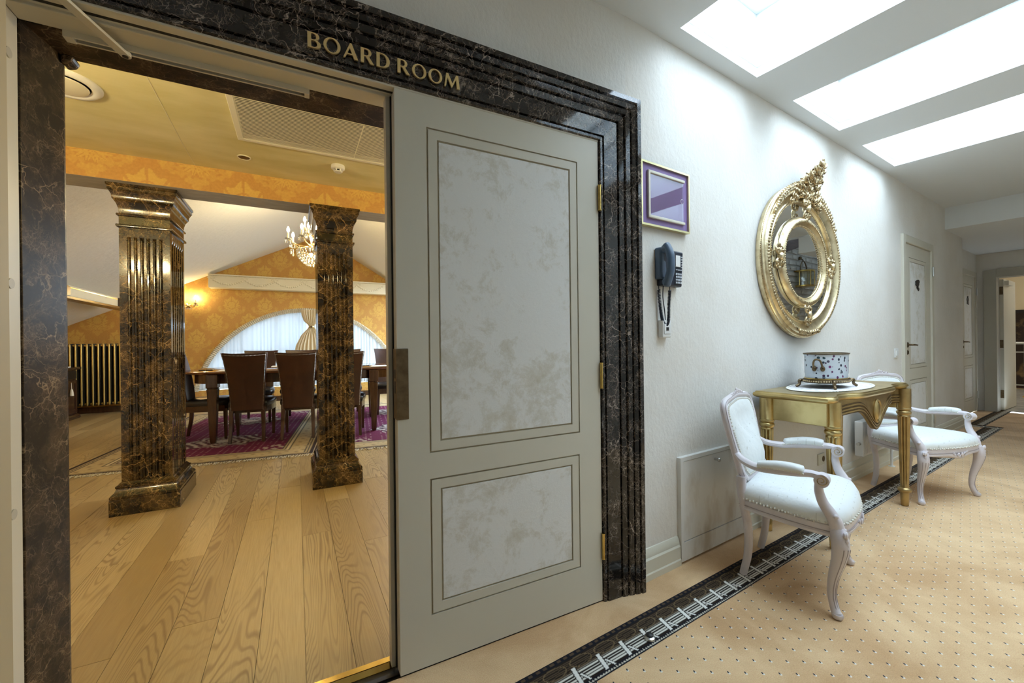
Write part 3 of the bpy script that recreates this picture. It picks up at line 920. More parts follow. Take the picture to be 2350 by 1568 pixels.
WX0, WX1, WY0, WY1 = 1.95, 3.6, 5.6, 8.8
sr_ = MB()
for q in ((RX, WX0, YB1 - .05, GY + .2), (WX1, 4.55, YB1 - .05, GY + .2), (WX0, WX1, YB1 - .05, WY0), (WX0, WX1, WY1, GY + .2)):
    e_ = slab_r(*q); sr_.add(e_.v, e_.f)
sl = sr_.build('ceiling_slope', 'slope')
e_ = slab_r(WX0 - .02, WX1 + .02, WY0 - .02, WY1 + .02)
rw = MB().add([(p[0], p[1], p[2] + .085 - .07 * (k_ % 4 in (1, 2))) for k_, p in enumerate(e_.v)], e_.f).build('window_6', 'glazing')  # added out of view to bring daylight onto the left slope
struct(rw, 'added roof window in the right slope, out of sight', 'skylight')
struct(sl, 'white sloping ceiling falling to the right', 'ceiling')
P = [(-3.7, 1.60), (1.40, 1.60), fromC(1.46, 1.36), fromC(4.55, 1.36), (4.5, YB1), (-3.7, YB1)]
cb = MB().prism(P, BZ, BZ + .05).build('ceiling_boardroom', 'board_ceiling')
struct(cb, 'yellow lit plaster ceiling of the board room entrance', 'ceiling')
MB().rings([[(x_ - .0012, y_, BZ), (x_ + .0012, y_, BZ), (x_ + .0012, y_, BZ - .0015), (x_ - .0012, y_, BZ - .0015)] for x_, y_ in ((-.605, 1.66), (-.60, 2.27), (-.612, 3.2), (-.61, 3.55))]).build('joint_line', 'grille', cb)
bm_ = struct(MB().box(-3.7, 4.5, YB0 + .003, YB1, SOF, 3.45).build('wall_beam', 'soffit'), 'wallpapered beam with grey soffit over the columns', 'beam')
colgrid('wallpaper', np.arange(-3.6, 4.4, .006) if False else np.arange(-2.6, 2.0, .006), np.arange(SOF, BZ + .012, .006), lambda U, V: (U, np.full_like(U, YB0), V), lambda U, V: damask(U + .06, V + .05), None, 'vwall', bm_)

# =================================================================== BOARD ROOM OBJECTS
def column(cx_, hw, yf, label):
    dep = .40; yc = yf + .06 + dep / 2
    t_ = thing('marble_column', label, 'column', T(cx_, yc), 'marble columns of the board room')
    hd_ = dep / 2

    def slab(pr):
        L = [[(-hw - d, -hd_ - d, z), (hw + d, -hd_ - d, z), (hw + d, hd_ + d, z), (-hw - d, hd_ + d, z)] for d, z in pr]
        return MB().rings(L)
    slab([(.052, 0), (.052, .105), (.052, .108)]).build('plinth', 'marble_col', t_, bevel=.004)
    slab([(.046, .108), (.05, .116), (.05, .128), (.042, .138), (.030, .150), (.022, .172), (.026, .178), (.026, .188), (.014, .196), (.008, .206), (0, .212)]).build('base_moulding', 'marble_col', t_, smooth=True, ang=30)
    # fluted shaft: plan outline with flutes on all four faces
    fl_ = 6

    def outline(on):
        P = []
        def face(p0, p1, n_out):
            L = math.hypot(p1[0] - p0[0], p1[1] - p0[1]); u = ((p1[0] - p0[0]) / L, (p1[1] - p0[1]) / L)
            P.append(p0)
            m_ = .035; st = (L - 2 * m_) / fl_
            for i in range(fl_):
                a = m_ + st * (i + .5)
                for s_, dd in ((-.30, 0), (-.22, .55), (0, 1), (.22, .55), (.30, 0)):
                    k = a + s_ * st; q = dd * .011 * on
                    P.append((p0[0] + u[0] * k - n_out[0] * q, p0[1] + u[1] * k - n_out[1] * q))
        face((-hw, -hd_), (hw, -hd_), (0, -1)); face((hw, -hd_), (hw, hd_), (1, 0)); face((hw, hd_), (-hw, hd_), (0, 1)); face((-hw, hd_), (-hw, -hd_), (-1, 0))
        return P
    L = [[(p[0], p[1], z) for p in outline(on)] for z, on in ((.205, 1), (.21, 1), (.318, 1), (1.835, 1), (1.853, 0), (1.92, 0))]
    MB().rings(L).build('fluted_shaft', 'marble_col', t_, smooth=True, ang=28)
    slab([(0, 1.915), (.012, 1.918), (.014, 1.926), (.012, 1.934), (0, 1.937), (0, 1.99), (.010, 1.993), (.012, 2.0), (.010, 2.007), (0, 2.010), (.002, 2.04), (.010, 2.07), (.024, 2.095),
          (.028, 2.10), (.030, 2.125), (.042, 2.15), (.046, 2.155), (.046, 2.175), (.052, 2.178), (.052, SOF)]).build('capital', 'marble_col', t_, smooth=True, ang=30)
    return t_


column(-.91, .135, 3.60, 'fluted brown marble column nearest the radiator, left of the two')
column(.28, .130, 3.50, 'fluted brown marble column half hiding the chandelier, right of the two')

# air grille
gx0, gx1, gy0, gy1 = -.295, 1.25, 2.27, 2.915
gr = thing('air_grille', 'long slatted air grille in the yellow ceiling', 'vent', T(gx0, gy0, BZ))
gw_, gh_ = gx1 - gx0, gy1 - gy0
GD = .034
f = MB().box(0, gw_, gh_ - .03, gh_, -GD, 0).box(0, gw_, 0, .03, -GD, 0).box(0, .03, .03, gh_ - .03, -GD, 0).box(gw_ - .03, gw_, .03, gh_ - .03, -GD, 0)
f.build('frame', 'grille', gr, bevel=.003)
MB().box(.03, gw_ - .03, .03, gh_ - .03, -.002, 0).build('backing', 'black', gr)  # black plate standing in for the shade of a recess above the slats
NS = 38; ps = (gh_ - .06) / NS
sm = MB().prism([(0, -.0318), (.0062, -.0322), (.0062, -.0314), (0, -.0310)], .031, gw_ - .031, 'x').mesh('slat'); sm.materials.append(M['grille'])
for k in range(NS):
    o = bpy.data.objects.new('slat', sm); COL.objects.link(o); o.parent = gr; o.location = (0, .03 + k * ps + .003, 0)
for xx in (.64, 1.1):
    MB().box(xx, xx + .004, .03, gh_ - .03, -.029, -.026).build('mullion', 'grille', gr)
# round diffuser, speaker, smoke detector
v_ = thing('ceiling_diffuser', 'large white round air diffuser at the ceiling edge', 'vent', T(-.965, 2.69, BZ))
MB().lathe([(.142, 0), (.142, -.006), (.132, -.016), (.112, -.018), (.100, -.010), (.100, 0)], 48).build('rim', 'plastic_white', v_, smooth=True)
MB().lathe([(.001, -.026), (.07, -.026), (.092, -.020), (.094, -.016), (.06, -.004)], 48).build('disc', 'grille', v_, smooth=True)
v_ = thing('ceiling_speaker', 'small flush round ceiling speaker', 'speaker', T(-.297, 3.255, BZ))
MB().lathe([(.040, 0), (.040, -.004), (.036, -.006), (.033, -.003), (.033, 0)], 32).build('rim', 'grille', v_, smooth=True)
MB().lathe([(.001, -.003), (.033, -.003), (.033, 0)], 32).build('mesh_cover', 'bronze', v_)
v_ = thing('smoke_detector', 'white smoke detector on the yellow ceiling', 'smoke detector', T(.27, 3.13, BZ))
MB().lathe([(.044, 0), (.045, -.004), (.045, -.022), (.040, -.026), (.028, -.028)], 32).build('housing', 'plastic_white', v_, smooth=True)
d_ = MB()
for k in range(6):
    a = k * PI / 3
    d_.box(.026 * cos(a) - .004, .026 * cos(a) + .004, .026 * sin(a) - .004, .026 * sin(a) + .004, -.042, -.027)
d_.build('cage', 'plastic_white', v_); MB().lathe([(.001, -.046), (.024, -.046), (.030, -.040), (.024, -.038)], 24).build('cap', 'plastic_white', v_, smooth=True)
MB().lathe([(.018, -.028), (.018, -.040)], 18).build('sensor', 'black', v_)

# cornice box over the window
cn = thing('pelmet', 'long ivory pelmet box with stucco garlands on the gable wall', 'pelmet', T(-1.405, 9.163, 2.165))
CW = 3.25
MB().box(0, CW, 0, .23, 0, .22).build('box', 'cornice', cn, bevel=.004)
MB().prism([(.23, .218), (.0, .218), (-.012, .224), (-.016, .234), (-.016, .244), (.23, .244)], 0, CW, 'x').build('top_moulding', 'cornice', cn, smooth=True)
bd = MB()
for k in range(130): bd.ball((.012 + k * .025, -.006, .212), (.011, .006, .007), 6, 4)
bd.build('bead_row', 'cornice', cn, smooth=True)
for k in range(6):
    gx = .05 + k * .50 if k < 6 else 2.7; sw = MB()
    for i in range(15):
        s_ = i / 14; sw.ball((gx + s_ * .5, -.004, .160 - .42 * s_ * (1 - s_) * .95 + random.uniform(-.006, .006)), (.022, .009, .012 + .008 * sin(s_ * PI)), 6, 4)
    sw.build('garland', 'cornice', cn, smooth=True)
    bw = MB().ball((gx, -.004, .170), (.016, .010, .014), 6, 4)
    for s_ in (-1, 1):
        bw.tube(catmull([(gx, -.006, .170), (gx + s_ * .035, -.006, .197), (gx + s_ * .06, -.006, .175), (gx + s_ * .01, -.006, .167), (gx + s_ * .04, -.006, .140)], 4), .005, 6)
    bw.build('bow', 'cornice', cn, smooth=True)

# curtain: pleated sheers, fringe and the gathered silk tail
ct = thing('sheer_curtain', 'white sheer curtains with fringed edge filling the arched window', 'curtain', FD)


def sheer(name, x0, x1, pull):
    n = 260; rows = 26; vs = []; fs = []
    for j in range(rows):
        tj = j / (rows - 1)
        for i in range(n):
            u = i / (n - 1); X = x0 + (x1 - x0) * u
            zt = CZ + math.sqrt(max(.02, (CR - .01) ** 2 - (X - CX) ** 2)); zb = .30
            zt = max(zt, zb + .05)
            z_ = zt + (zb - zt) * tj
            X2 = X + pull * tj * (1 - tj) * 1.3 * ((1 - u) if pull < 0 else u) * .35
            y_ = GY - .03 + .012 * sin(u * 165 + 2 * sin(u * 21)) * (.5 + .5 * tj) + .006 * sin(u * 70 + tj * 4)
            vs.append((X2, y_, z_))
    for j in range(rows - 1):
        for i in range(n - 1): fs.append((j * n + i, j * n + i + 1, (j + 1) * n + i + 1, (j + 1) * n + i))
    MB().add(vs, fs).build(name, 'sheer', ct, smooth=True, ang=80)


sheer('sheer_panel', CX - CR + .05, CX - .02, .0); sheer('sheer_panel', CX + .02, CX + CR - .05, .0)
fg = MB()
for k in range(150):
    a = rad(a0 + (180 - 2 * a0) * k / 149); c_, s_ = cos(a), sin(a)
    R0, R1 = CR + .035, CR - .045
    fg.tube([(CX + R0 * c_, GY - .02, CZ + R0 * s_), (CX + (R0 - .02) * c_, GY - .045, CZ + (R0 - .02) * s_), (CX + R1 * c_, GY - .04, CZ + R1 * s_)], [.016, .021, .014], 6)
fg.build('fringe', 'fringe', ct, smooth=True)
dr = thing('silk_drape', 'gathered beige silk drape tied at the middle of the arched window', 'curtain', T(.27, GY - .125))
L = []
for z_, wd in ((1.80, .17), (1.70, .165), (1.58, .13), (1.50, .06), (1.46, .045), (1.42, .07), (1.30, .17), (1.10, .26), (.85, .31), (.45, .33)):
    L.append([(wd * cos(2 * PI * k / 48) * (1 + .07 * cos(k * PI)), (.018 + wd * .13) * sin(2 * PI * k / 48) * (1 + .35 * cos(k * PI)) - .03, z_) for k in range(48)])
MB().rings(L).build('cloth', 'drape', dr, smooth=True, ang=80)
MB().lathe([(.05, -.022), (.056, 0), (.05, .022)], 20, (0, -.03), z0=1.46, sy=.7).build('tie', 'gold', dr, smooth=True)
MB().ball((0, -.085, 1.46), .022).build('tassel_knot', 'bronze', dr, smooth=True)


# lamps -------------------------------------------------------------
def candle_arm(parent, name, R_, z0, ang, zc=.0, big=1.0, bulbs=True):
    c_, s_ = cos(ang), sin(ang)
    P = catmull([(0.03 * c_, .03 * s_, z0 + .02), (R_ * .35 * c_, R_ * .35 * s_, z0 - .05), (R_ * .75 * c_, R_ * .75 * s_, z0 - .045), (R_ * c_, R_ * s_, z0 + .0 + zc)], 6)
    a = MB().tube(P, .007 * big, 8).build(name, 'chand_gold', parent, smooth=True)
    e = (R_ * c_, R_ * s_, z0 + zc)
    MB().lathe([(.006, 0), (.034 * big, .010), (.037 * big, .016), (.012, .012)], 16, e[:2], z0=e[2]).build('drip_pan', 'crystal', a, smooth=True)
    MB().lathe([(.010, .012), (.010, .085), (.006, .088)], 10, e[:2], z0=e[2]).build('candle', 'candle', a)
    MB().lathe([(.006, .088), (.015, .103), (.016, .118), (.010, .140), (.002, .155)], 10, e[:2], z0=e[2]).build('bulb', 'bulb', a, smooth=True)
    cr = MB()
    for k in range(6):
        q = k * PI / 3
        px, py = e[0] + .034 * cos(q), e[1] + .034 * sin(q)
        cr.ball((px, py, e[2] - .004), .006, 5, 4); cr.ball((px, py, e[2] - .026), (.008, .008, .017), 6, 4)
    cr.build('crystal_drops', 'crystal', a)
    return a


ch = thing('chandelier', 'lit crystal chandelier with candle bulbs behind the right column', 'chandelier', T(.25, 5.6, 2.08))
stem = MB().lathe([(.004, 0), (.02, .02), (.012, .05), (.03, .10), (.012, .16), (.034, .24), (.014, .30), (.03, .36), (.01, .42), (.008, .60)], 16)
stem.build('stem', 'chand_gold', ch, smooth=True)
chn = MB()
for k in range(22):
    z_ = .60 + k * .024; a = (k % 2) * PI / 2
    chn.tube([(.008 * cos(q) * cos(a), .008 * cos(q) * sin(a), z_ + .015 * sin(q)) for q in np.linspace(0, 2 * PI, 9)[:-1]], .0025, 5, closed=True)
chn.build('chain', 'chand_gold', ch)
MB().lathe([(.06, 1.165), (.055, 1.14), (.01, 1.115)], 20).build('canopy', 'chand_gold', ch, smooth=True)
MB().tube([(.22 * cos(q), .22 * sin(q), .17) for q in np.linspace(0, 2 * PI, 40)[:-1]], .010, 8, closed=True).build('ring', 'chand_gold', ch, smooth=True)
for k in range(8): candle_arm(ch, 'arm', .33, .27, k * PI / 4 + .2)
for k in range(4): candle_arm(ch, 'arm', .18, .40, k * PI / 2 + .6)
bk = MB()
for j in range(7):
    zz_ = .16 - j * .026; R_ = .235 * math.sqrt(max(.02, 1 - (j / 7.2) ** 2)); n_ = max(8, int(36 * R_ / .235))
    for k in range(n_):
        a = 2 * PI * (k + .5 * (j % 2)) / n_; bk.ball((R_ * cos(a), R_ * sin(a), zz_), (.013, .013, .014), 6, 4)
MB().ball((0, 0, -.03), (.02, .02, .028), 8, 5).build('finial', 'crystal', ch, smooth=True)
bk.build('crystal_basket', 'crystal', ch)
dp = MB()
for k in range(16):
    a = 2 * PI * k / 16
    dp.ball((.30 * cos(a), .30 * sin(a), .135), (.012, .012, .026), 6, 4); dp.ball((.30 * cos(a), .30 * sin(a), .17), .007, 5, 4)
dp.build('pendants', 'crystal', ch)
ib = MB()
for k in range(4):
    a = k * PI / 2 + .3; ib.ball((.09 * cos(a), .09 * sin(a), .12), .022, 8, 6)
ib.build('inner_bulbs', 'bulb', ch, smooth=True)


def sconce(fr_, label, bm='bulb_wall'):
    s_ = thing('wall_sconce', label, 'wall lamp', fr_, 'gilt candle sconces')
    MB().lathe([(.002, 0), (.035, .0), (.045, .006), (.02, .018), (.008, .028)], 18).build('back_plate', 'chand_gold', s_, smooth=True).rotation_euler = (PI / 2, 0, 0)
    for sd in (-1, 1):
        P = catmull([(0, -.02, 0), (sd * .05, -.05, -.03), (sd * .10, -.07, -.015), (sd * .115, -.075, .03)], 6)
        a = MB().tube(P, .006, 8).build('arm', 'chand_gold', s_, smooth=True)
        e = P[-1]
        MB().lathe([(.005, 0), (.032, .010), (.035, .016), (.012, .012)], 14, e[:2], z0=e[2]).build('drip_pan', 'crystal', a, smooth=True)
        MB().lathe([(.010, .012), (.010, .080), (.006, .084)], 10, e[:2], z0=e[2]).build('candle', 'candle', a)
        MB().lathe([(.006, .084), (.015, .10), (.016, .115), (.010, .137), (.002, .152)], 10, e[:2], z0=e[2]).build('bulb', bm, a, smooth=True)
        cr = MB()
        for k in range(6):
            q = k * PI / 3; cr.ball((e[0] + .032 * cos(q), e[1] + .032 * sin(q), e[2] - .022), (.008, .008, .017), 6, 4)
        cr.build('crystal_drops', 'crystal', a)
    cr = MB()
    for k in range(5): cr.ball((-.05 + k * .025, -.06, -.055 - .01 * (k % 2)), (.008, .008, .016), 6, 4)
    cr.build('crystal_swag', 'crystal', s_)
    return s_


sconce(T(-1.735, GY - .004, 1.84), 'lit gilt candle sconce on the gable wall left of the window', 'bulb_gable')
sconce(T(-1.35, 1.664, 1.80, PI), 'lit gilt sconce inside, left of the doorway')
sconce(T(1.05 + .55, 1.70, 1.80, PI + DEL), 'lit gilt sconce inside, behind the closed door leaf')
sconce(T(-3.596, 5.2, 1.05, PI / 2), 'added unseen lit gilt sconce on the low left wall', 'bulb_gable')  # extra light source added out of view

# screen cassette on the left slope
cs = thing('blind_cassette', 'cream and walnut blind cassette along the left sloping ceiling', 'blind', T(-2.42, 4.9, 1.70))
MB().box(-.10, .03, 0, 3.9, .02, .15).build('casing', 'cornice', cs, bevel=.006)
MB().box(-.10, .045, -.01, 3.9, -.015, .02).build('bottom_rail', 'walnut', cs, bevel=.004)
MB().box(.03, .036, 0, 3.9, .118, .128).build('gilt_line', 'brass', cs)
for yy in (1.75, 3.4):
    MB().prism([(yy, .01), (yy + .12, .03), (yy + .12, .13), (yy, .15)], -.08, .05, 'x').build('bracket', 'walnut', cs, bevel=.004)

# radiator and skirting on the gable wall
rd = thing('column_radiator', 'tall gold painted column radiator under the left slope', 'radiator', T(-3.55, 9.27, .14))
secm = MB().tube([(0, -.05, 0), (0, -.05, .03), (0, -.05, .99), (0, -.05, 1.02)], [.008, .0125, .0125, .008], 10)
sme = secm.mesh('section'); sme.materials.append(M['radiator_gold']); sme.polygons.foreach_set('use_smooth', [True] * len(sme.polygons))
sec2 = MB()
for yy in (0, .045): sec2.tube([(0, yy, 0), (0, yy, .03), (0, yy, .99), (0, yy, 1.02)], [.016, .028, .028, .016], 10)
sme2 = sec2.mesh('rear_columns'); sme2.materials.append(M['black'])
for k in range(18):
    o = bpy.data.objects.new('section', sme); COL.objects.link(o); o.parent = rd; o.location = (.03 + k * .068, 0, 0)
    o2 = bpy.data.objects.new('rear_columns', sme2); COL.objects.link(o2); o2.parent = o
MB().cyl((0, 0, .03), .016, 1.25, 'x', 12).cyl((0, 0, .99), .016, 1.25, 'x', 12).build('header_pipe', 'radiator_gold', rd, smooth=True)
MB().box(.03, .05, -.03, .03, -.14, .02).box(1.17, 1.19, -.03, .03, -.14, .02).build('foot', 'radiator_gold', rd)
bbd = MB().box(-3.6, 4.4, GY - .022, GY, 0, .10).build('baseboard_boardroom', 'walnut'); struct(bbd, 'dark timber skirting under the radiator', 'skirting')

# cabinet against the left wall, doors facing +x
cbn = thing('cabinet', 'dark walnut cabinet with cream key tassel beside the radiator', 'cabinet', T(-3.06, 8.92))
MB().box(-.50, -.01, -1.0, -.01, .06, .76).build('body', 'walnut', cbn, bevel=.004)
MB().prism([(-.5, 0), (.03, 0), (.03, .04), (.0, .07), (-.5, .07)], -1.04, .02, 'y').build('plinth', 'walnut', cbn, bevel=.006)
MB().box(-.52, .04, -1.05, .04, .76, .80).build('top', 'walnut', cbn, bevel=.01)
MB().box(-.01, .006, -.97, -.04, .62, .74).build('drawer', 'leather_black', cbn, bevel=.004)
for k in range(2):
    y0 = -.97 + k * .47
    dd = MB().box(-.01, .004, y0, y0 + .46, .09, .60).box(.004, .012, y0, y0 + .05, .09, .60).box(.004, .012, y0 + .41, y0 + .46, .09, .60).box(.004, .012, y0 + .05, y0 + .41, .09, .14).box(.004, .012, y0 + .05, y0 + .41, .55, .60).build('cabinet_door', 'walnut', cbn, bevel=.003)
    MB().cyl((.012, y0 + .23, .57), .010, .012, 'x', 12).build('key', 'brass', dd)
    if k == 1: MB().tube([(.028, y0 + .23, .57), (.03, y0 + .23, .48), (.03, y0 + .23, .46), (.03, y0 + .23, .42), (.03, y0 + .23, .37)], [.003, .004, .014, .020, .024], 8).build('tassel', 'candle', dd, smooth=True)
nb = MB().box(-.18, .18, -.12, .12, 0, .012).build('notebook', 'paper', frame=T(-3.25, 8.62, .80)); tag(nb, 'small white notebook lying on the dark cabinet', 'notebook')

# rugs
RW, RD = 2.02, 3.3


def rug_col(U, V):
    C = np.zeros(U.shape + (3,)); C[:] = (.42, .33, .19)
    e = np.minimum(np.minimum(U, RW - U), np.minimum(V, RD - V))
    C = mixn(C, (.035, .022, .022), (e < .035) * 1.)
    for a_, b_ in ((.05, .06), (.072, .082), (.235, .25), (.275, .285), (.31, .32)): C = mixn(C, (.045, .04, .04), ((e > a_) & (e < b_)) * 1.)
    C = mixn(C, (.55, .46, .30), ((e > .25) & (e < .275)) * 1.)
    pat = np.sin(U * 40) * np.sin(V * 40) + .6 * np.sin(U * 83 + V * 31)
    C = mixn(C, (.25, .19, .11), ((e > .06) & (e < .22) & (pat > .75)) * .8)
    inn = e > .325
    C = np.where(inn[..., None], np.array((.115, .009, .052)), C)
    dots = (np.abs(((U / .06) % 1) - .5) < .10) & (np.abs((((V + .03 * (np.floor(U / .06) % 2)) / .06) % 1) - .5) < .10) & inn
    C = mixn(C, (.50, .38, .36), dots * .9)
    for cy_ in (.98, 2.32):
        q = np.hypot((U - RW / 2) / .40, (V - cy_) / .30); th = np.arctan2(V - cy_, U - RW / 2)
        qq = q / (1 + .10 * np.cos(th * 8))
        C = mixn(C, (.46, .43, .40), ((qq < 1) & (np.sin(qq * 26 + np.sin(th * 12)) > .1)) * .95)
        C = mixn(C, (.05, .04, .05), ((qq < 1) & (np.sin(qq * 26 + np.sin(th * 12)) < -.6)) * .9)
        C = mixn(C, (.58, .54, .48), (q < .22) * 1.)
    cr_ = (np.hypot(np.minimum(U, RW - U) - .36, np.minimum(V, RD - V) - .36) < .2) & inn & (pat > .2)
    C = mixn(C, (.40, .36, .32), cr_ * .8)
    return C


for k in range(2):
    rg = thing('oriental_rug', ['crimson rug with beige border under the left half of the dining table', 'crimson rug with beige border under the right half of the dining table'][k], 'rug', FT @ T(-1.79 + k * (RW + .01), -.80), 'rugs under the dining table')
    MB().box(0, RW, 0, RD, 0.0005, .007).build('backing', 'fringe', rg)
    colgrid('pile', np.linspace(0, RW, 150), np.linspace(0, RD, 240), flat(.0078), rug_col, None, 'vrug', rg)
    fg = MB()
    for i in range(100):
        xx = .01 + i * (RW - .02) / 99
        fg.tube([(xx, .0, .006), (xx + random.uniform(-.012, .012), -.03, .006), (xx + random.uniform(-.02, .02), -.065 - random.uniform(0, .015), .004)], [.004, .006, .003], 5)
    tag(fg.build('fringe', 'fringe', rg), kind='stuff')

# dining table
dt = thing('dining_table', 'long polished dark wood dining table on turned-down square legs', 'table', FT @ T(0, 0, .008) @ Matrix.Diagonal((1, 1, 1.025, 1)))
TL, TD, TY = 1.24, .60, .62


def tabout(dx, dy, n=72):
    P = []
    for k in range(n):
        a = 2 * PI * k / n; c_, s_ = cos(a), sin(a)
        P.append(((TL + dx) * math.copysign(abs(c_) ** .5, c_), TY + (TD + dy) * math.copysign(abs(s_) ** .62, s_)))
    return P


MB().rings([[(p[0], p[1], z_) for p in tabout(d, d)] for d, z_ in ((-.02, .755), (0, .762), (.006, .772), (.004, .785), (-.012, .79))]).build('table_top', 'walnut_top', dt, smooth=True, ang=50)
MB().rings([[(p[0], p[1], z_) for p in tabout(-.10, -.07)] for z_ in (.65, .756)]).build('apron', 'walnut', dt, smooth=True)
for xx in (-.86, .86):
    for yy in (.10, 1.14):
        lg = MB()
        lg.rings([[(xx + s1 * h_, yy + s2 * h_, z_) for s1, s2 in ((-1, -1), (1, -1), (1, 1), (-1, 1))] for h_, z_ in ((.022, 0), (.030, .03), (.048, .56), (.052, .60))])
        lg.rings([[(xx + s1 * h_, yy + s2 * h_, z_) for s1, s2 in ((-1, -1), (1, -1), (1, 1), (-1, 1))] for h_, z_ in ((.045, .60), (.045, .61), (.056, .615), (.056, .755))])
        l_ = lg.build('leg', 'walnut', dt, bevel=.005)
        MB().cyl((xx, yy - .060, .69), .034, .006, 'y', 20).build('rosette', 'walnut', l_, smooth=True).scale = (1, 1, 1)
stat = [(-.98, .30, .3, 'pen lying at the rounded left end of the dining table', 'p'), (-.72, .24, 0, 'white notepad on the dining table at the left end', 'n'), (.0, .25, 0, 'white notepad on the dining table between two near chairs', 'n'),
        (.93, .22, .1, 'white notepad on the dining table right of the column', 'n'), (.78, .30, .15, 'pen on the dining table right of the column', 'p'), (-.30, .9, .1, 'white notepad at the far side of the dining table', 'n')]
for x_, y_, a, lab, kd in stat:
    if kd == 'n':
        o = MB().box(-.11, .11, -.15, .15, 0, .005).build('notepad', 'paper', frame=FT @ T(x_, y_, .8185, a)); tag(o, lab, 'notepad')
    else:
        o = thing('pen', lab, 'pen', FT @ T(x_, y_, .825, a))
        MB().cyl((-.07, 0, 0), .006, .13, 'x', 10).build('barrel', 'black', o); MB().cyl((.06, 0, 0), .006, .018, 'x', 10, .001).build('tip', 'brass', o); MB().cyl((-.012, 0, 0), .0066, .006, 'x', 10).build('ring', 'brass', o)


# dining chairs (face +y)
def dining_chair():
    o = thing('dining_chair', 'x', 'chair', FD, 'leather dining chairs round the table')
    # back: tapering curved slab
    n = 12; F_, K_ = [], []
    loops = []
    edge = []
    for j in range(9):
        s_ = j / 8; z_ = .36 + .66 * s_; hw_ = .165 + .055 * s_ ** 1.5 + (.004 if j == 8 else 0)
        yb = .03 - .02 * s_ - .10 * s_ ** 2
        row = []
        for i in range(n + 1):
            u = -1 + 2 * i / n; zz_ = z_ + (-.012 * (1 - u * u) if j == 8 else 0)
            row.append((u * hw_, yb - .035 * (1 - u * u) - .015, zz_))
        rowb = [(p[0], p[1] + .055, p[2]) for p in row][::-1]
        loops.append(row + rowb); edge.append((row[0], row[-1], row))
    MB().rings(loops).build('backrest', 'leather', o, smooth=True, ang=50, bevel=.006)
    nt = MB()
    for sd in (0, 1):
        for j in range(8):
            a, b_ = np.array(edge[j][sd]), np.array(edge[j + 1][sd])
            for k in range(6):
                p = a + (b_ - a) * (k + .5) / 6; nt.ball((p[0] * .955, p[1] - .004, p[2]), .0042, 5, 4)
    tp = edge[8][2]
    for k in range(34):
        u = (k + .5) / 34 * n; i = int(u); f_ = u - i; p = np.array(tp[i]) * (1 - f_) + np.array(tp[min(i + 1, n)]) * f_
        nt.ball((p[0] * .95, p[1] - .004, p[2] - .022), .0042, 5, 4)
    nt.build('nail_trim', 'steel', o)
    S = [(-.19, .05), (.19, .05), (.225, .28), (.225, .44), (.19, .475), (-.19, .475), (-.225, .44), (-.225, .28)]
    MB().rings([[(p[0] * k, .26 + (p[1] - .26) * k, z_) for p in S] for k, z_ in ((1, .40), (1.02, .43), (1, .455), (.85, .475), (.4, .485))]).build('seat', 'leather_black', o, smooth=True, ang=60)
    MB().rings([[(p[0] * .97, .26 + (p[1] - .26) * .97, z_) for p in S] for z_ in (.33, .40)]).build('seat_rail', 'walnut', o)
    for sx in (-1, 1):
        MB().rings([[(sx * x_ + a * h_, y_ + b_ * h_, z_) for a, b_ in ((-1, -1), (1, -1), (1, 1), (-1, 1))] for x_, y_, h_, z_ in ((.165, -.015, .016, 0), (.16, .02, .019, .2), (.155, .035, .022, .40))]).build('leg', 'walnut', o, bevel=.003)
        MB().rings([[(sx * x_ + a * h_, y_ + b_ * h_, z_) for a, b_ in ((-1, -1), (1, -1), (1, 1), (-1, 1))] for x_, y_, h_, z_ in ((.19, .44, .014, 0), (.195, .44, .022, .36))]).build('leg', 'walnut', o, bevel=.003)
    return o


c0 = dining_chair()
cpos = [(-.51, 0, 0, 'dark leather dining chair seen from behind, nearest the left column'),
        (.01, -.03, -.03, 'dark leather dining chair seen from behind, next to the right column'),
        (.53, -.10, -.02, 'dark leather dining chair mostly hidden behind the right column'),
        (-.70, 1.73, PI, 'brown leather chair facing us across the table, left one'),
        (-.15, 1.73, PI, 'brown leather chair facing us across the table, next to the drape'),
        (.50, 1.73, PI, 'dark leather chair across the table glimpsed right of the column'),
        (-1.25, .50, -PI / 2 + .06, 'dark leather chair at the left end of the dining table'),
        (1.15, 1.72, PI, 'dark leather chair across the table at its right end')]
for i, (x_, y_, a, lab) in enumerate(cpos):
    fr_ = FT @ T(x_, y_, 0.0085, a)
    if i == 0: c0.matrix_world = fr_; o = c0
    else: o = dup(c0, fr_)
    o['label'] = lab

# =================================================================== CORRIDOR OBJECTS
# skirting
bprof = [(0, 0), (-.024, 0), (-.024, .028), (-.020, .034), (-.020, .092), (-.014, .100), (-.014, .106), (-.010, .126), (-.004, .138), (0, .14)]
for i, (a, bb) in enumerate(((1.475, 1.808), (2.400, 5.17), (6.22, 7.60))):
    o = MB().prism([(WY + p[0], p[1]) for p in bprof], a, bb, 'x').build('baseboard_left', 'skirt', frame=FC, smooth=True, ang=30)
    struct(o, ['cream skirting between marble jamb and hatch', 'cream skirting behind the console table', 'cream skirting beyond the first toilet door'][i], 'skirting')

# access hatch
ht = thing('access_hatch', 'low stained wall hatch with small knob behind the near armchair', 'hatch', FC @ T(1.812, WY))
HW, HH = .580, .53
me = fill([rect(0, HW, .012, HH), rect(.022, HW - .022, .105, HH - .020)], .022); me.transform(Matrix.Translation((0, -.011, 0)))
link('frame', me, 'hatch', ht, bevel=.003)
MB().box(.024, HW - .024, -.020, -.004, .108, HH - .022).build('hatch_door', 'hatch', ht, bevel=.002)
MB().cyl((.30, -.020, .478), .007, -.018, 'y', 12).ball((.30, -.042, .478), .011).build('knob', 'steel', ht, smooth=True)

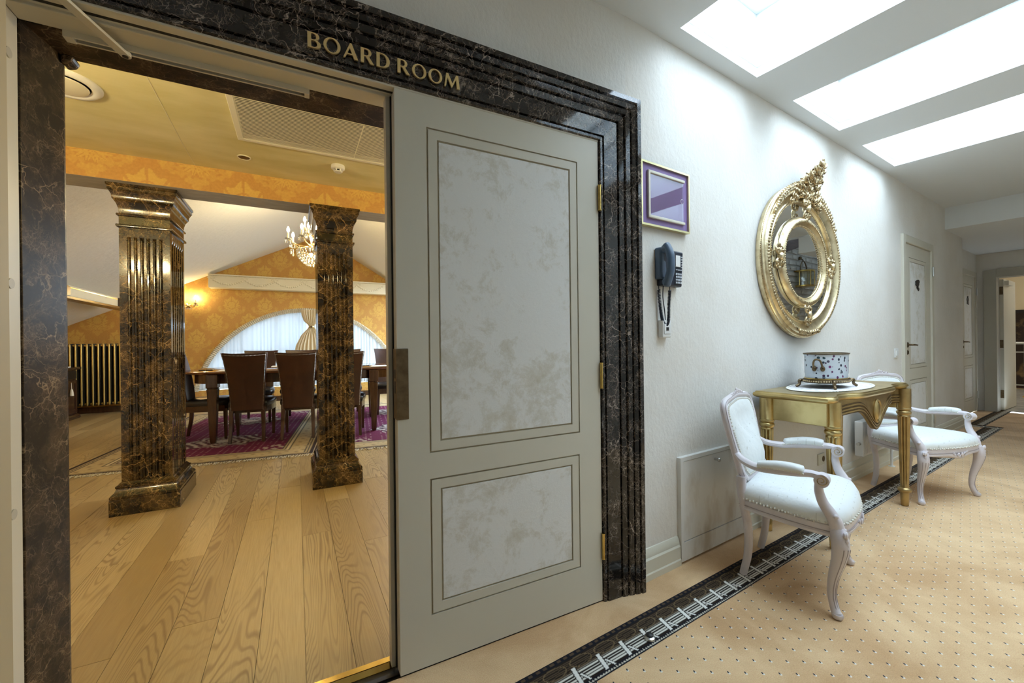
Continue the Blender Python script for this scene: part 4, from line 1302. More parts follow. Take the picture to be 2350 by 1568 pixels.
# purple notice holder
pf = thing('notice_holder', 'gilt framed purple notice board with clear sheet', 'notice board', FC @ T(1.540, WY, 1.656))
PW, PH = .365, .300
me = fill([rect(0, PW, 0, PH), rect(.009, PW - .009, .009, PH - .009)], .026); me.transform(Matrix.Translation((0, -.013, 0)))
link('frame', me, 'frame_gold', pf, bevel=.002)
MB().box(.009, PW - .009, -.016, -.002, .009, PH - .009).build('board', 'purple', pf)
MB().box(.062, .315, -.0175, -.016, .045, .255).build('insert', 'purple_dark', pf)
MB().box(.050, .325, -.028, -.016, .248, .262).build('holder_rail', 'rail_cream', pf, bevel=.003); MB().box(.050, .325, -.028, -.016, .038, .052).build('holder_rail', 'rail_cream', pf, bevel=.003)
MB().box(.048, .062, -.028, -.016, .038, .262).build('holder_rail', 'rail_cream', pf, bevel=.003)
MB().box(.060, .318, -.022, -.0205, .05, .25).build('clear_sheet', 'acrylic', pf)
MB().ering([(0, -.0232), (.0015, -.0225), (0, -.022)], (.308, .155), .011, .011, 24).build('finger_notch', 'plastic_white', pf)

# telephone
ph = thing('telephone', 'slate blue wall telephone with keypad and coiled cord', 'telephone', FC @ T(1.672, WY, 1.38))
b_ = MB().rings([[(x0, y0, z_) for x0, y0 in ((0, 0), (.152, 0), (.152, -d), (.05, -d - .006), (.004, -d))] for z_, d in ((0, .028), (.006, .032), (.165, .040), (.172, .036))])
b_.build('body', 'plastic_dark', ph, bevel=.004)
MB().box(.088, .124, -.045, -.036, .095, .150).build('index_card', 'paper', ph, bevel=.001)
km = MB().box(0, .0105, -.006, 0, 0, .0085).mesh('key'); km.materials.append(M['key'])
for r_ in range(4):
    for c_ in range(3):
        o = bpy.data.objects.new('key', km); COL.objects.link(o); o.parent = ph; o.location = (.092 + c_ * .0165, -.0365, .014 + r_ * .0140)
for c_ in range(3):
    o = bpy.data.objects.new('key', km); COL.objects.link(o); o.parent = ph; o.location = (.092 + c_ * .0165, -.037, .078); o.scale = (1, 1, .6)
for r_ in range(5):
    o = bpy.data.objects.new('key', km); COL.objects.link(o); o.parent = ph; o.location = (.130, -.040, .092 + r_ * .0125); o.scale = (.7, 1, .5)
# cradle side and handset
P = [(-.004, .010), (-.004, .165), (.010, .185), (.040, .188)]
cr = MB().rings([[(x_, y_, z_) for x_, y_ in ((-.016, 0), (.026, 0), (.026, -.040), (-.012, -.036))] for z_ in (.030, .060, .150, .182)])
cr.build('cradle', 'plastic_blue', ph, smooth=True, bevel=.008)
hp = catmull([(.006, -.050, -.006), (.006, -.058, .016), (.006, -.072, .055), (.006, -.077, .095), (.006, -.074, .140), (.006, -.060, .176), (.006, -.048, .192)], 5)
hs = MB().tube(hp, [.014, .019] + [.021] * (len(hp) - 4) + [.020, .014], 12, flat=.8, upv=(0, 1, 0)).build('handset', 'plastic_blue', ph, smooth=True)
MB().cyl((.006, -.040, .014), .018, -.018, 'y', 18).build('mouthpiece', 'plastic_blue', hs, smooth=True); MB().cyl((.006, -.038, .172), .019, -.018, 'y', 18).build('earpiece', 'plastic_blue', hs, smooth=True)
pth = catmull([(.0, -.012, .040), (.0, -.012, -.01), (.004, -.016, -.10), (.012, -.022, -.165), (.030, -.026, -.190), (.046, -.03, -.165), (.045, -.034, -.09), (.038, -.045, -.02), (.020, -.055, .0)], 30)
hel = []; turn = 0
for i, p in enumerate(pth[:-1]):
    t_ = i / len(pth)
    rr = .0065 if .14 < t_ < .86 else .0
    d = pth[i + 1] - p; d /= np.linalg.norm(d) + 1e-9
    n1_ = np.cross(d, (0, 1, 0)); n1_ /= np.linalg.norm(n1_) + 1e-9; n2_ = np.cross(d, n1_)
    for k in range(4):
        a = 2 * PI * (i * 4 + k) / 9.0
        hel.append(p + d * 0 + (pth[i + 1] - p) * k / 4 + rr * (cos(a) * n1_ + sin(a) * n2_))
MB().tube(hel, .0020, 5).build('coiled_cord', 'plastic_dark', ph, smooth=True)
MB().tube(catmull([(.026, -.02, .02), (.022, -.018, -.05), (.034, -.018, -.12), (.042, -.016, -.17), (.044, -.018, -.205), (.040, -.03, -.215)], 6), .0022, 6).build('line_cord', 'plastic_dark', ph, smooth=True)
so = thing('telephone_socket', 'white telephone wall socket below the telephone', 'socket', FC @ T(1.676, WY, 1.130))
MB().box(0, .065, -.030, 0, 0, .085).build('housing', 'plastic_white', so, bevel=.006)
MB().box(.008, .057, -.033, -.029, .018, .066).build('cover_plate', 'plastic_white', so, bevel=.002); MB().box(.022, .040, -.0345, -.032, .034, .050).build('jack', 'black', so)

# oval mirror ------------------------------------------------------------------
MX, MZ = 3.14, 1.625
mr = thing('oval_mirror', 'large oval gilt mirror with carved crest and inner oval', 'mirror', FC @ T(MX, WY, MZ))
MA, MBb = .445, .392
op = [(.108, -.002), (.112, -.016), (.112, -.026), (.107, -.030), (.109, -.034), (.106, -.040), (.100, -.044), (.090, -.045), (.084, -.052), (.076, -.058), (.064, -.058), (.058, -.052), (.052, -.048), (.036, -.040), (.020, -.036), (.014, -.040), (.006, -.039), (.0, -.033), (-.004, -.029), (-.004, -.002)]
MB().ering(op, (0, 0), MA, MBb, 110).build('outer_frame', 'gold_mirror', mr, smooth=True, ang=35)
MB().ering([(0, -.020), (0, -.024), (-.36, -.024), (-.36, -.020)], (0, 0), MA + .004, MBb + .004, 90)
pts_ = [((MA + .002) * cos(2 * PI * k / 72), (MBb + .002) * sin(2 * PI * k / 72)) for k in range(72)]
MB().prism(pts_, -.022, -.018, 'y').build('mirror_glass', 'mirror', mr)
ip = [(.060, -.024), (.064, -.032), (.058, -.046), (.046, -.056), (.036, -.058), (.026, -.052), (.020, -.046), (.010, -.038), (.0, -.032), (-.002, -.024)]
IA, IB = .278, .238
MB().ering(ip, (0, 0), IA, IB, 90).build('inner_frame', 'gold_mirror', mr, smooth=True, ang=35)
pts_ = [((IA + .002) * cos(2 * PI * k / 60), (IB + .002) * sin(2 * PI * k / 60)) for k in range(60)]
MB().prism(pts_, -.030, -.0245, 'y').build('inner_mirror_glass', 'mirror', mr)


def beads(a, bb, n, y_, r, name, mat='gold_carve'):
    m_ = MB()
    for k in range(n):
        q = 2 * PI * k / n; m_.ball((a * cos(q), y_, bb * sin(q)), r, 6, 4)
    m_.build(name, mat, mr, smooth=True)


beads(MA + .070, MBb + .070, 150, -.059, (.0095, .006, .0105), 'carved_rim')
beads(MA + .106, MBb + .106, 240, -.031, (.0045, .004, .0045), 'rope_edge')
beads(MA + .003, MBb + .003, 230, -.040, .0036, 'bead_ring')
beads(IA + .030, IB + .030, 110, -.057, (.0070, .005, .0075), 'inner_carved_rim')
beads(IA + .002, IB + .002, 130, -.036, .0035, 'inner_bead_ring')


def scroll(m_, cx_, cz_, r0, r1, a0_, turns, y_, th, sgn=1):
    P = []
    n = 22
    for i in range(n + 1):
        s_ = i / n; r = r0 + (r1 - r0) * s_; a = a0_ + sgn * turns * 2 * PI * s_
        P.append((cx_ + r * cos(a), y_ - .006 * s_, cz_ + r * sin(a)))
    m_.tube(P, [th * (1 - .35 * abs(2 * i / n - 1)) for i in range(n + 1)], 6)
    m_.ball((cx_, y_ - .008, cz_), th * 1.5, 6, 4)


def cartouche(cx_, cz_, vert):
    m_ = MB()
    for sx in (-1, 1):
        for sz in (-1, 1):
            dx, dz = (sx * .028, sz * .042) if vert else (sx * .034, sz * .038)
            scroll(m_, cx_ + dx, cz_ + dz, .022, .005, rad(90 * sz), 1.2, -.055, .006, sx * sz)
            m_.tube(catmull([(cx_, -.05, cz_ + sz * .015), (cx_ + sx * .035, -.06, cz_ + sz * .02), (cx_ + sx * .04, -.055, cz_ + sz * .055), (cx_ + sx * .01, -.05, cz_ + sz * .07)], 4), .006, 6)
        m_.ball((cx_, -.055, cz_ + sx * .072), (.012, .010, .016), 6, 4)
    o = m_.build('cartouche', 'gold_carve', mr, smooth=True)
    MB().ball((cx_, -.068, cz_), (.019, .014, .024), 10, 8).build('boss', 'gold_mirror', o, smooth=True)


cartouche(0, .350, True); cartouche(0, -.350, True); cartouche(-.375, 0, False); cartouche(.375, 0, False)
# crest: leans out from the wall
cm = MB(); lean = lambda z_: -.048 - .50 * max(0, z_ - .46); shx = lambda z_: .20 * max(0, z_ - .46)
rz_ = random.Random(3)
for jrow in range(9):
    z_ = .440 + jrow * .0225; hw_ = .205 * (1 - jrow / 9.0) ** .85 + .012
    nn = max(1, int(hw_ / .034))
    for sx in (-1, 1):
        for k in range(nn):
            xx = sx * hw_ * (k + .55) / nn; zz_ = z_ - xx * xx * 1.6; yy = lean(zz_) - rz_.uniform(0, .012)
            r0 = rz_.uniform(.017, .026)
            scroll(cm, xx + shx(zz_), zz_, r0, .005, rz_.uniform(0, 6.3), 1.3, yy, .0062, sx if (jrow + k) % 2 else -sx)
            if (jrow + k) % 2 == 0:
                q = rz_.uniform(-.5, .5) + sx * .5
                cm.tube(catmull([(xx + shx(zz_) - .004 * sx, yy - .004, zz_ - .018), (xx + shx(zz_) + .010 * q, yy - .014, zz_), (xx + shx(zz_) + .026 * q, yy - .006, zz_ + .024)], 4), [.003] + [.0085] * 6 + [.006, .002], 6)
    if jrow % 2 == 0: cm.ball((shx(z_), lean(z_) - .014, z_ + .008), (.011, .009, .018), 7, 5)
for sx in (-1, 1):
    for k in range(16):
        a = rad(90 - sx * (12 + k * 2.9)); ra, rb = MA + .083, MBb + .083
        cm.ball((ra * cos(a), -.060 - .004 * (k % 2), rb * sin(a) + .012 * (1 - k / 16)), (.012, .008, .012), 6, 4)
        if k < 12: scroll(cm, (ra + .016) * cos(a), (rb + .030 - .002 * k) * sin(a), .018, .005, a, 1.1, -.056, .0055, sx)
cm.ball((shx(.645), lean(.645), .648), (.009, .009, .018), 6, 5)
cm.build('crest', 'gold_carve', mr, smooth=True)
cbk = [(-.19, .42), (.19, .42), (.13, .50), (.07, .56), (.015, .630), (-.015, .630), (-.07, .56), (-.13, .50)]
MB().rings([[(p[0] + shx(p[1]), lean(p[1]) + dy, p[1]) for p in cbk] for dy in (.012, .024)]).build('crest_backing', 'gold_carve', mr)
# small bottom ornament
bo = MB()
for sx in (-1, 1):
    for k in range(4): scroll(bo, sx * (.025 + k * .035), -(MBb + .078) + k * .004, .015, .005, 0, 1.2, -.062, .006, sx)
bo.build('bottom_ornament', 'gold_carve', mr, smooth=True)

# console table ---------------------------------------------------------------
tb = thing('console_table', 'antique gold console table with serpentine front and fluted legs', 'table', FC @ T(2.50, .87) @ Matrix.Diagonal((1, 1, 1.02, 1)))
TW, TDp, TZ = 1.24, .41, .80


def tfront(n=60):
    P = []
    for i in range(n + 1):
        u = i / n; x_ = .0 + u * TW
        d = abs(u - .5) * 2
        y_ = .014 + .030 * (1 / (1 + math.exp(-(.82 - d) * 40))) - .050 * (1 / (1 + math.exp(-(.52 - d) * 22)))
        if d > .94: y_ += (d - .94) ** 2 * 6
        P.append((x_, y_))
    return P


FRONT = tfront()
out = FRONT + [(TW - .09, TDp), (.0, TDp)]
cxm, cym = TW / 2, TDp / 2


def off(P, d):
    return [(p[0] + (d if p[0] < cxm else -d) * min(1, abs(p[0] - cxm) / (TW / 2) * 1.2), p[1] + (d if p[1] < cym else -d)) for p in P]


MB().rings([[(p[0], p[1], z_) for p in off(out, d)] for d, z_ in ((.022, .762), (.012, .766), (.004, .772), (0, .780), (.003, .790), (.010, .794), (.012, .80))]).build('table_top', 'gold', tb, smooth=True, ang=35)
# side aprons, back apron
MB().box(.055, .075, .06, TDp - .05, .640, .764).build('side_apron', 'gold', tb, bevel=.003); MB().box(TW - .125, TW - .105, .06, TDp - .05, .640, .764).build('side_apron', 'gold', tb, bevel=.003)
MB().box(.08, TW - .19, TDp - .035, TDp - .02, .66, .764).build('back_apron', 'gold_dark', tb)
# front apron with scalloped lower edge following the serpentine


def low(u):
    d = abs(u - .5) * 2
    return .672 - .105 * math.exp(-((d) / .20) ** 2) + .022 * math.exp(-((d - .42) / .16) ** 2) - .035 * max(0, (d - .80) / .2) ** 2


def apron(dz, dy, zt, name, th=.018, mat='gold_dark'):
    L = []; n = len(FRONT)
    for i, (x_, y_) in enumerate(FRONT):
        if x_ < .10 or x_ > TW - .10: continue
        u = x_ / TW; lo = low(u) + dz; hi = zt if zt else lo + (.008 if mat != 'bronze' else .0065)
        L.append([(x_, y_ + .025 - dy, lo), (x_, y_ + .025 - dy, hi), (x_, y_ + .025 - dy + th, hi), (x_, y_ + .025 - dy + th, lo)])
    return MB().rings(L).build(name, mat, tb, smooth=True, ang=40)


ap = apron(0, 0, .764, 'front_apron')
for dz in (.006, .022, .040): apron(dz, .005, None, 'apron_reed', .008)
for dz in (-.001, .0145, .031, .049): apron(dz, .0015, None, 'apron_groove', .004, 'bronze')
MB().ering([(0, .012 - .035), (.007, .006 - .035), (.014, .012 - .035), (.014, .03 - .035), (0, .03 - .035)], (0, 0), .040, .055, 32).build('cabochon_ring', 'gold_dark', tb, smooth=True).location = (TW / 2, .036, .675)
MB().ball((TW / 2, .015, .675), (.038, .012, .052), 14, 10).build('cabochon', 'gold', tb, smooth=True)
lp = [(.016, 0), (.020, .004), (.022, .055), (.024, .088), (.034, .094), (.037, .104), (.034, .114), (.024, .120), (.022, .135), (.0225, .15), (.033, .575), (.034, .585), (.030, .592), (.037, .600), (.039, .609), (.036, .617), (.030, .621), (.037, .627), (.039, .634), (.036, .640)]
for lx, ly, mt in ((.112, .055, 'gold'), (TW - .066, .035, 'gold_dark'), (.06, TDp - .05, 'gold'), (TW - .185, TDp - .05, 'gold_dark')):
    l_ = MB().lathe(lp, 60, (lx, ly), fl=(10, .34, .14, .58)).build('leg', mt, tb, smooth=True, ang=50)
    MB().lathe([(.036, .640), (.038, .65), (.038, .764)], 20, (lx, ly)).build('leg_block', mt, l_, smooth=True)

# lace runner
dl = thing('lace_doily', 'white printed lace doily under the porcelain planter', 'doily', FC @ T(3.07, 1.095, .817))
P = [(.40 * cos(2 * PI * k / 120), .165 * sin(2 * PI * k / 120)) for k in range(120)]
MB().prism(P, 0, .0016).build('cloth', 'white_cloth', dl)
ed = MB()
for k in range(90):
    a = 2 * PI * k / 90; ed.ball((.408 * cos(a), .172 * sin(a), .0022), (.012, .008, .0022), 6, 4)
ed.build('lace_edge', 'doily_edge', dl)

# jardiniere
jd = thing('porcelain_planter', 'floral porcelain planter with brass handles on a bronze stand', 'planter', FC @ T(3.02, 1.10, .8195))
ja, jb = .165, .105
MB().lathe([(.80, .052), (.93, .055), (.95, .065), (.94, .075), (.965, .09), (.97, .185), (.985, .197), (1.0, .203), (.96, .205), (.93, .196), (.90, .08), (.1, .075)], 56, sx=ja, sy=jb).build('bowl', 'porcelain', jd, smooth=True)
MB().lathe([(.98, .200), (1.03, .203), (1.03, .208), (.96, .209), (.95, .203)], 56, sx=ja, sy=jb).build('rim', 'bronze', jd, smooth=True)
MB().lathe([(.95, .052), (1.0, .054), (1.0, .058), (.95, .060)], 56, sx=ja, sy=jb).build('gilt_band', 'brass', jd, smooth=True)
MB().lathe([(.85, .028), (1.02, .030), (1.07, .036), (1.07, .046), (1.0, .052), (.8, .052)], 56, sx=ja, sy=jb).build('stand', 'bronze', jd, smooth=True)
bb_ = MB()
for k in range(60):
    a = 2 * PI * k / 60; bb_.ball((1.08 * ja * cos(a), 1.08 * jb * sin(a), .042), .005, 5, 4)
bb_.build('stand_beading', 'gold_carve', jd)
for a in (45, 135, 225, 315):
    c_, s_ = cos(rad(a)), sin(rad(a))
    MB().tube(catmull([(1.05 * ja * c_, 1.05 * jb * s_, .042), (1.20 * ja * c_, 1.2 * jb * s_, .040), (1.22 * ja * c_, 1.22 * jb * s_, .018), (1.36 * ja * c_, 1.36 * jb * s_, .005)], 5), [.010] * 8 + [.008] * 8, 8).build('foot', 'bronze', jd, smooth=True)
for aa in (190, 10):
    hm = MB(); P = []
    for q in (-1, 1):
        a = rad(aa + q * 11); hm.ball((1.0 * ja * cos(a), 1.0 * jb * sin(a), .118), (.013, .013, .017), 8, 6)
    for s_ in np.linspace(-1, 1, 13):
        a = rad(aa + s_ * 11 * (1 + .35 * (1 - s_ * s_))); rr = 1.02 + .14 * (1 - s_ * s_) ** .5
        P.append((rr * ja * cos(a), rr * jb * sin(a), .122 + .052 * (1 - abs(s_) ** 2.6)))
    hm.tube(P, .0055, 8)
    hm.build('handle', 'bronze', jd, smooth=True)

# armchairs ---------------------------------------------------------------------
SEAT = [(-.200, .178), (-.230, .09), (-.256, 0), (-.276, -.10), (-.279, -.165), (-.258, -.208), (-.19, -.232), (-.10, -.245), (0, -.252), (.10, -.245), (.19, -.232), (.258, -.208), (.279, -.165), (.276, -.10), (.256, 0), (.230, .09), (.200, .178), (.10, .186), (0, .188), (-.10, .186)]
SEATS = [tuple(p) for p in catmull([np.array(p) for p in SEAT] + [np.array(SEAT[0])], 3)[:-1]]
by = lambda z_: .148 + .215 * (z_ - .38)
BACK = [(-.150, .452), (0, .445), (.150, .452), (.186, .490), (.206, .585), (.222, .680), (.226, .755), (.216, .795), (.180, .813), (.12, .820), (.05, .827), (0, .830), (-.05, .827), (-.12, .820), (-.180, .813), (-.216, .795), (-.226, .755), (-.222, .680), (-.206, .585), (-.186, .490)]
BACKS = [tuple(p) for p in catmull([np.array(p) for p in BACK] + [np.array(BACK[0])], 4)[:-1]]


def armchair():
    o = thing('armchair', 'x', 'armchair', FD, 'white silk armchairs beside the console table')
    # rails
    sc_ = lambda k, z_: [(p[0] * k, p[1] * k, z_) for p in SEATS]
    L = []
    for k, z_ in ((.95, .318), (1.0, .322), (1.005, .332), (.995, .338), (1.0, .346), (1.0, .366), (.97, .370)): L.append(sc_(k, z_))
    # scalloped lower edge
    L2 = []
    for P in L:
        Q = []
        for x_, y_, z_ in P:
            dz = -.022 * math.exp(-((x_) / .06) ** 2) if y_ < -.2 else 0
            Q.append((x_, y_, z_ + (dz if z_ < .340 else 0)))
        L2.append(Q)
    sf = MB().rings(L2).build('seat_rail', 'mauve', o, smooth=True, ang=30)
    MB().tube([np.array((p[0] * 1.004, p[1] * 1.004, .342)) for p in SEATS], .0016, 5, closed=True).build('groove_line', 'mauve_dark', sf)
    cv = MB()
    for s_ in (-1, 1):
        scroll2(cv, s_ * .03, .330, .014, .004, 0, 1.2, -.256, .004, s_); scroll2(cv, s_ * .062, .337, .010, .003, 0, 1.1, -.250, .0035, s_)
    cv.ball((0, -.258, .330), (.010, .006, .014), 6, 5)
    cv.build('rail_carving', 'mauve', sf, smooth=True)
    MB().rings([sc_(.985, .368), sc_(1.0, .378), sc_(.995, .398), sc_(.94, .424), sc_(.80, .442), sc_(.55, .452), sc_(.25, .457)]).build('seat_cushion', 'silk_white', o, smooth=True, ang=70)
    gm = MB(); n = len(SEATS)
    for i in range(n):
        a, b_ = np.array(SEATS[i]), np.array(SEATS[(i + 1) % n]); L_ = np.linalg.norm(b_ - a); m_ = max(1, int(L_ / .011))
        for k in range(m_):
            p = a + (b_ - a) * (k + .5) / m_; gm.ball((p[0] * 1.006, p[1] * 1.006, .373 + .0018 * (-1) ** k), (.0066, .0040, .0052), 5, 4)
    gm.build('braid', 'doily_edge', o)
    for sx in (-1, 1):
        P = catmull([(sx * .258, -.186, .372), (sx * .268, -.198, .335), (sx * .273, -.204, .29), (sx * .268, -.196, .23), (sx * .257, -.178, .15), (sx * .253, -.172, .085), (sx * .259, -.180, .040), (sx * .270, -.190, .014)], 5)
        R = [p[0] for p in catmull([(.024, 0), (.030, 0), (.031, 0), (.025, 0), (.0185, 0), (.0155, 0), (.016, 0), (.018, 0)], 5)]
        l_ = MB().tube(P, R, 12, upv=(0, 1, 0)).build('front_leg', 'mauve', o, smooth=True, ang=60)
        gv = MB()
        for k_ in (-.6, 0, .6):
            Q = []
            for p, r_ in list(zip(P, R))[10:33]:
                dn = np.array((sx * .6, -.8, 0)); sd = np.array((.8, sx * .6, 0)) * sx
                Q.append(p + dn * r_ * math.sqrt(1 - k_ * k_ * .6) * .99 + sd * r_ * k_ * .8)
            gv.tube(Q, .0020, 5)
        gv.build('reeding', 'mauve_dark', l_, smooth=True)
        fc = MB().ball((sx * .288, -.222, .345), (.012, .010, .016), 7, 5)
        for k in range(3): fc.ball((sx * .287, -.224, .322 - k * .016), (.010 - k * .002, .008, .011), 6, 4)
        for s_ in (-1, 1): scroll2(fc, sx * .280 + s_ * .016, .350, .011, .003, 0, 1.1, -.220, .0035, s_)
        fc.build('knee_carving', 'mauve', l_, smooth=True)
        MB().lathe([(.012, 0), (.016, .002), (.020, .012), (.018, .020)], 12, (sx * .272, -.192)).build('toe', 'mauve', l_, smooth=True)
        P = catmull([(sx * .170, .172, 0), (sx * .168, .152, .10), (sx * .178, .146, .22), (sx * .192, .160, .34), (sx * .196, .168, .40), (sx * .192, by(.47) + .002, .47)], 5)
        MB().tube(P, [.0165 + .005 * i / len(P) for i in range(len(P))], 8, upv=(0, 1, 0)).build('back_leg', 'mauve', o, smooth=True, ang=50)
        # arm
        P = catmull([(sx * .204, by(.56), .578), (sx * .228, .150, .556), (sx * .264, .090, .546), (sx * .288, .020, .552), (sx * .296, -.055, .560), (sx * .294, -.110, .566), (sx * .290, -.145, .562)], 6)
        a_ = MB().tube(P, [.017 + .004 * sin(i / len(P) * PI) for i in range(len(P))], 10, flat=.8).build('armrest', 'mauve', o, smooth=True)
        MB().tube([np.array((p[0] + sx * .0005, p[1], p[2])) + np.array((sx * .0165 * s_, 0, .006)) for s_ in (1,) for p in P[22:]], .0014, 5).build('groove_line', 'mauve_dark', a_)
        sp_ = MB().cyl((sx * .290 - .024, -.149, .548), .026, .048, 'x', 20)
        sp_.build('arm_scroll', 'mauve', a_, smooth=True)
        gr_ = MB()
        for s2 in (-1, 1):
            Q = [(sx * .290 + s2 * .0245, -.149 + r_ * cos(q), .548 + r_ * sin(q)) for r_, q in zip(np.linspace(.021, .005, 24), np.linspace(1.4, 1.4 + 3.2 * PI, 24))]
            gr_.tube(Q, .0018, 5)
        gr_.build('volute_line', 'gold_carve', a_)
        P = catmull([(sx * .270, .080, .560), (sx * .284, .040, .569), (sx * .294, -.015, .577), (sx * .297, -.060, .577), (sx * .296, -.092, .573)], 5)
        MB().tube(P, [.012] + [.024 + .004 * sin(i / len(P) * PI) for i in range(len(P) - 2)] + [.010], 12, flat=.75).build('arm_pad', 'silk_white', a_, smooth=True, ang=70)
        gp = MB()
        for k in range(26):
            q = P[int(k / 26 * (len(P) - 1))]
            for s2 in (-1, 1): gp.ball((q[0] + s2 * .0215, q[1] - (k % 2) * .003, q[2] - .008), .0042, 5, 4)
        gp.build('pad_braid', 'doily_edge', a_)
        P = catmull([(sx * .290, -.138, .545), (sx * .286, -.138, .50), (sx * .281, -.150, .455), (sx * .277, -.170, .42), (sx * .271, -.185, .39), (sx * .264, -.191, .362)], 5)
        s3 = MB().tube(P, [.014 + .013 * (i / len(P)) for i in range(len(P))], 10, upv=(1, 0, 0)).build('arm_support', 'mauve', o, smooth=True)
        MB().ball((sx * .294, -.192, .412), .0095, 8, 6).build('rosette', 'mauve', s3, smooth=True)
    # back
    B3 = lambda k, dy: [(p[0] * k, by(p[1]) + dy, .64 + (p[1] - .64) * k) for p in BACKS]
    bf = MB().tube([np.array(q) for q in B3(1, 0)], .0165, 10, closed=True, upv=(0, 1, 0)).build('back_frame', 'mauve', o, smooth=True, ang=60)
    for k_, dy_ in ((1.045, -.0125), (1.062, .004)):
        MB().tube([np.array(q) for q in B3(k_, dy_)], .0016, 5, closed=True, upv=(0, 1, 0)).build('groove_line', 'mauve_dark', bf)
    cv = MB()
    for s_ in (-1, 1):
        for k in range(3): scroll2(cv, s_ * (.022 + k * .028), .846 - k * .006, .012, .003, 0, 1.2, by(.84) - .012, .004, s_)
    cv.ball((0, by(.85) - .012, .854), (.010, .007, .014), 6, 5)
    cv.build('crest_carving', 'mauve', bf, smooth=True)
    MB().rings([B3(.25, -.034), B3(.6, -.031), B3(.82, -.023), B3(.935, -.010), B3(.95, 0), B3(.935, .010), B3(.6, .018), B3(.25, .02)]).build('back_pad', 'silk_white', o, smooth=True, ang=70)
    gm = MB(); n = len(BACKS); Q = B3(.90, -.016)
    for i in range(n):
        a, b_ = np.array(Q[i]), np.array(Q[(i + 1) % n]); m_ = max(1, int(np.linalg.norm(b_ - a) / .010))
        for k in range(m_): gm.ball(a + (b_ - a) * (k + .5) / m_, .0052, 5, 4)
    gm.build('back_braid', 'doily_edge', o)
    return o


def scroll2(m_, cx_, cz_, r0, r1, a0_, turns, y_, th, sgn=1):
    P = []
    for i in range(13):
        s_ = i / 12; r = r0 + (r1 - r0) * s_; a = a0_ + sgn * turns * 2 * PI * s_
        P.append((cx_ + r * cos(a), y_, cz_ + r * sin(a)))
    m_.tube(P, th, 5)


ar = armchair(); ar['label'] = 'near white silk armchair with mauve-white frame left of the console table'
ar.matrix_world = FC @ T(2.19, .942, .0015, rad(14))
a2 = dup(ar, FC @ T(4.10, .945, .0015, rad(-18))); a2['label'] = 'far white silk armchair with mauve-white frame beyond the console table'

# small heater, sockets, switch, door stop --------------------------------------
ra = thing('panel_radiator', 'white panel radiator on the wall behind the far armchair', 'radiator', FC @ T(3.98, WY, .20))
MB().box(0, .78, -.085, -.03, 0, .27).build('casing', 'plastic_white', ra, bevel=.006)
for k in range(26): MB().box(.02 + k * .029, .028 + k * .029, -.088, -.084, .02, .25).build('fin', 'plastic_white', ra)
MB().cyl((.72, -.06, -.20), .010, .20, 'z', 12).cyl((.72, -.06, -.20), .024, .006, 'z', 16).build('pipe', 'plastic_white', ra, smooth=True); MB().cyl((.0, -.06, .10), .012, -.03, 'x', 12).build('valve', 'steel', ra, smooth=True)
ot = thing('wall_socket', 'cream double wall socket under the console table', 'socket', FC @ T(3.40, WY, .215))
MB().box(0, .10, -.010, 0, 0, .08).build('plate', 'skirt', ot, bevel=.003); MB().cyl((.075, -.010, .04), .020, -.002, 'y', 18).build('outlet', 'bronze', ot)
sw = thing('light_switch', 'white light switch beside the first toilet door', 'switch', FC @ T(5.02, WY, .93))
MB().box(0, .085, -.012, 0, 0, .085).build('plate', 'plastic_white', sw, bevel=.004); MB().box(.018, .067, -.018, -.011, .018, .067).build('rocker', 'plastic_white', sw, bevel=.003)
ds = thing('door_stop', 'round steel door stop on the carpet border', 'door stop', FC @ T(1.262, 1.03))
MB().lathe([(.020, 0), (.021, .004), (.019, .010), (.012, .014)], 24).build('base', 'steel', ds, smooth=True); MB().lathe([(.012, .010), (.013, .013), (.013, .018), (.010, .021), (.004, .022)], 20).build('buffer', 'black', ds, smooth=True)


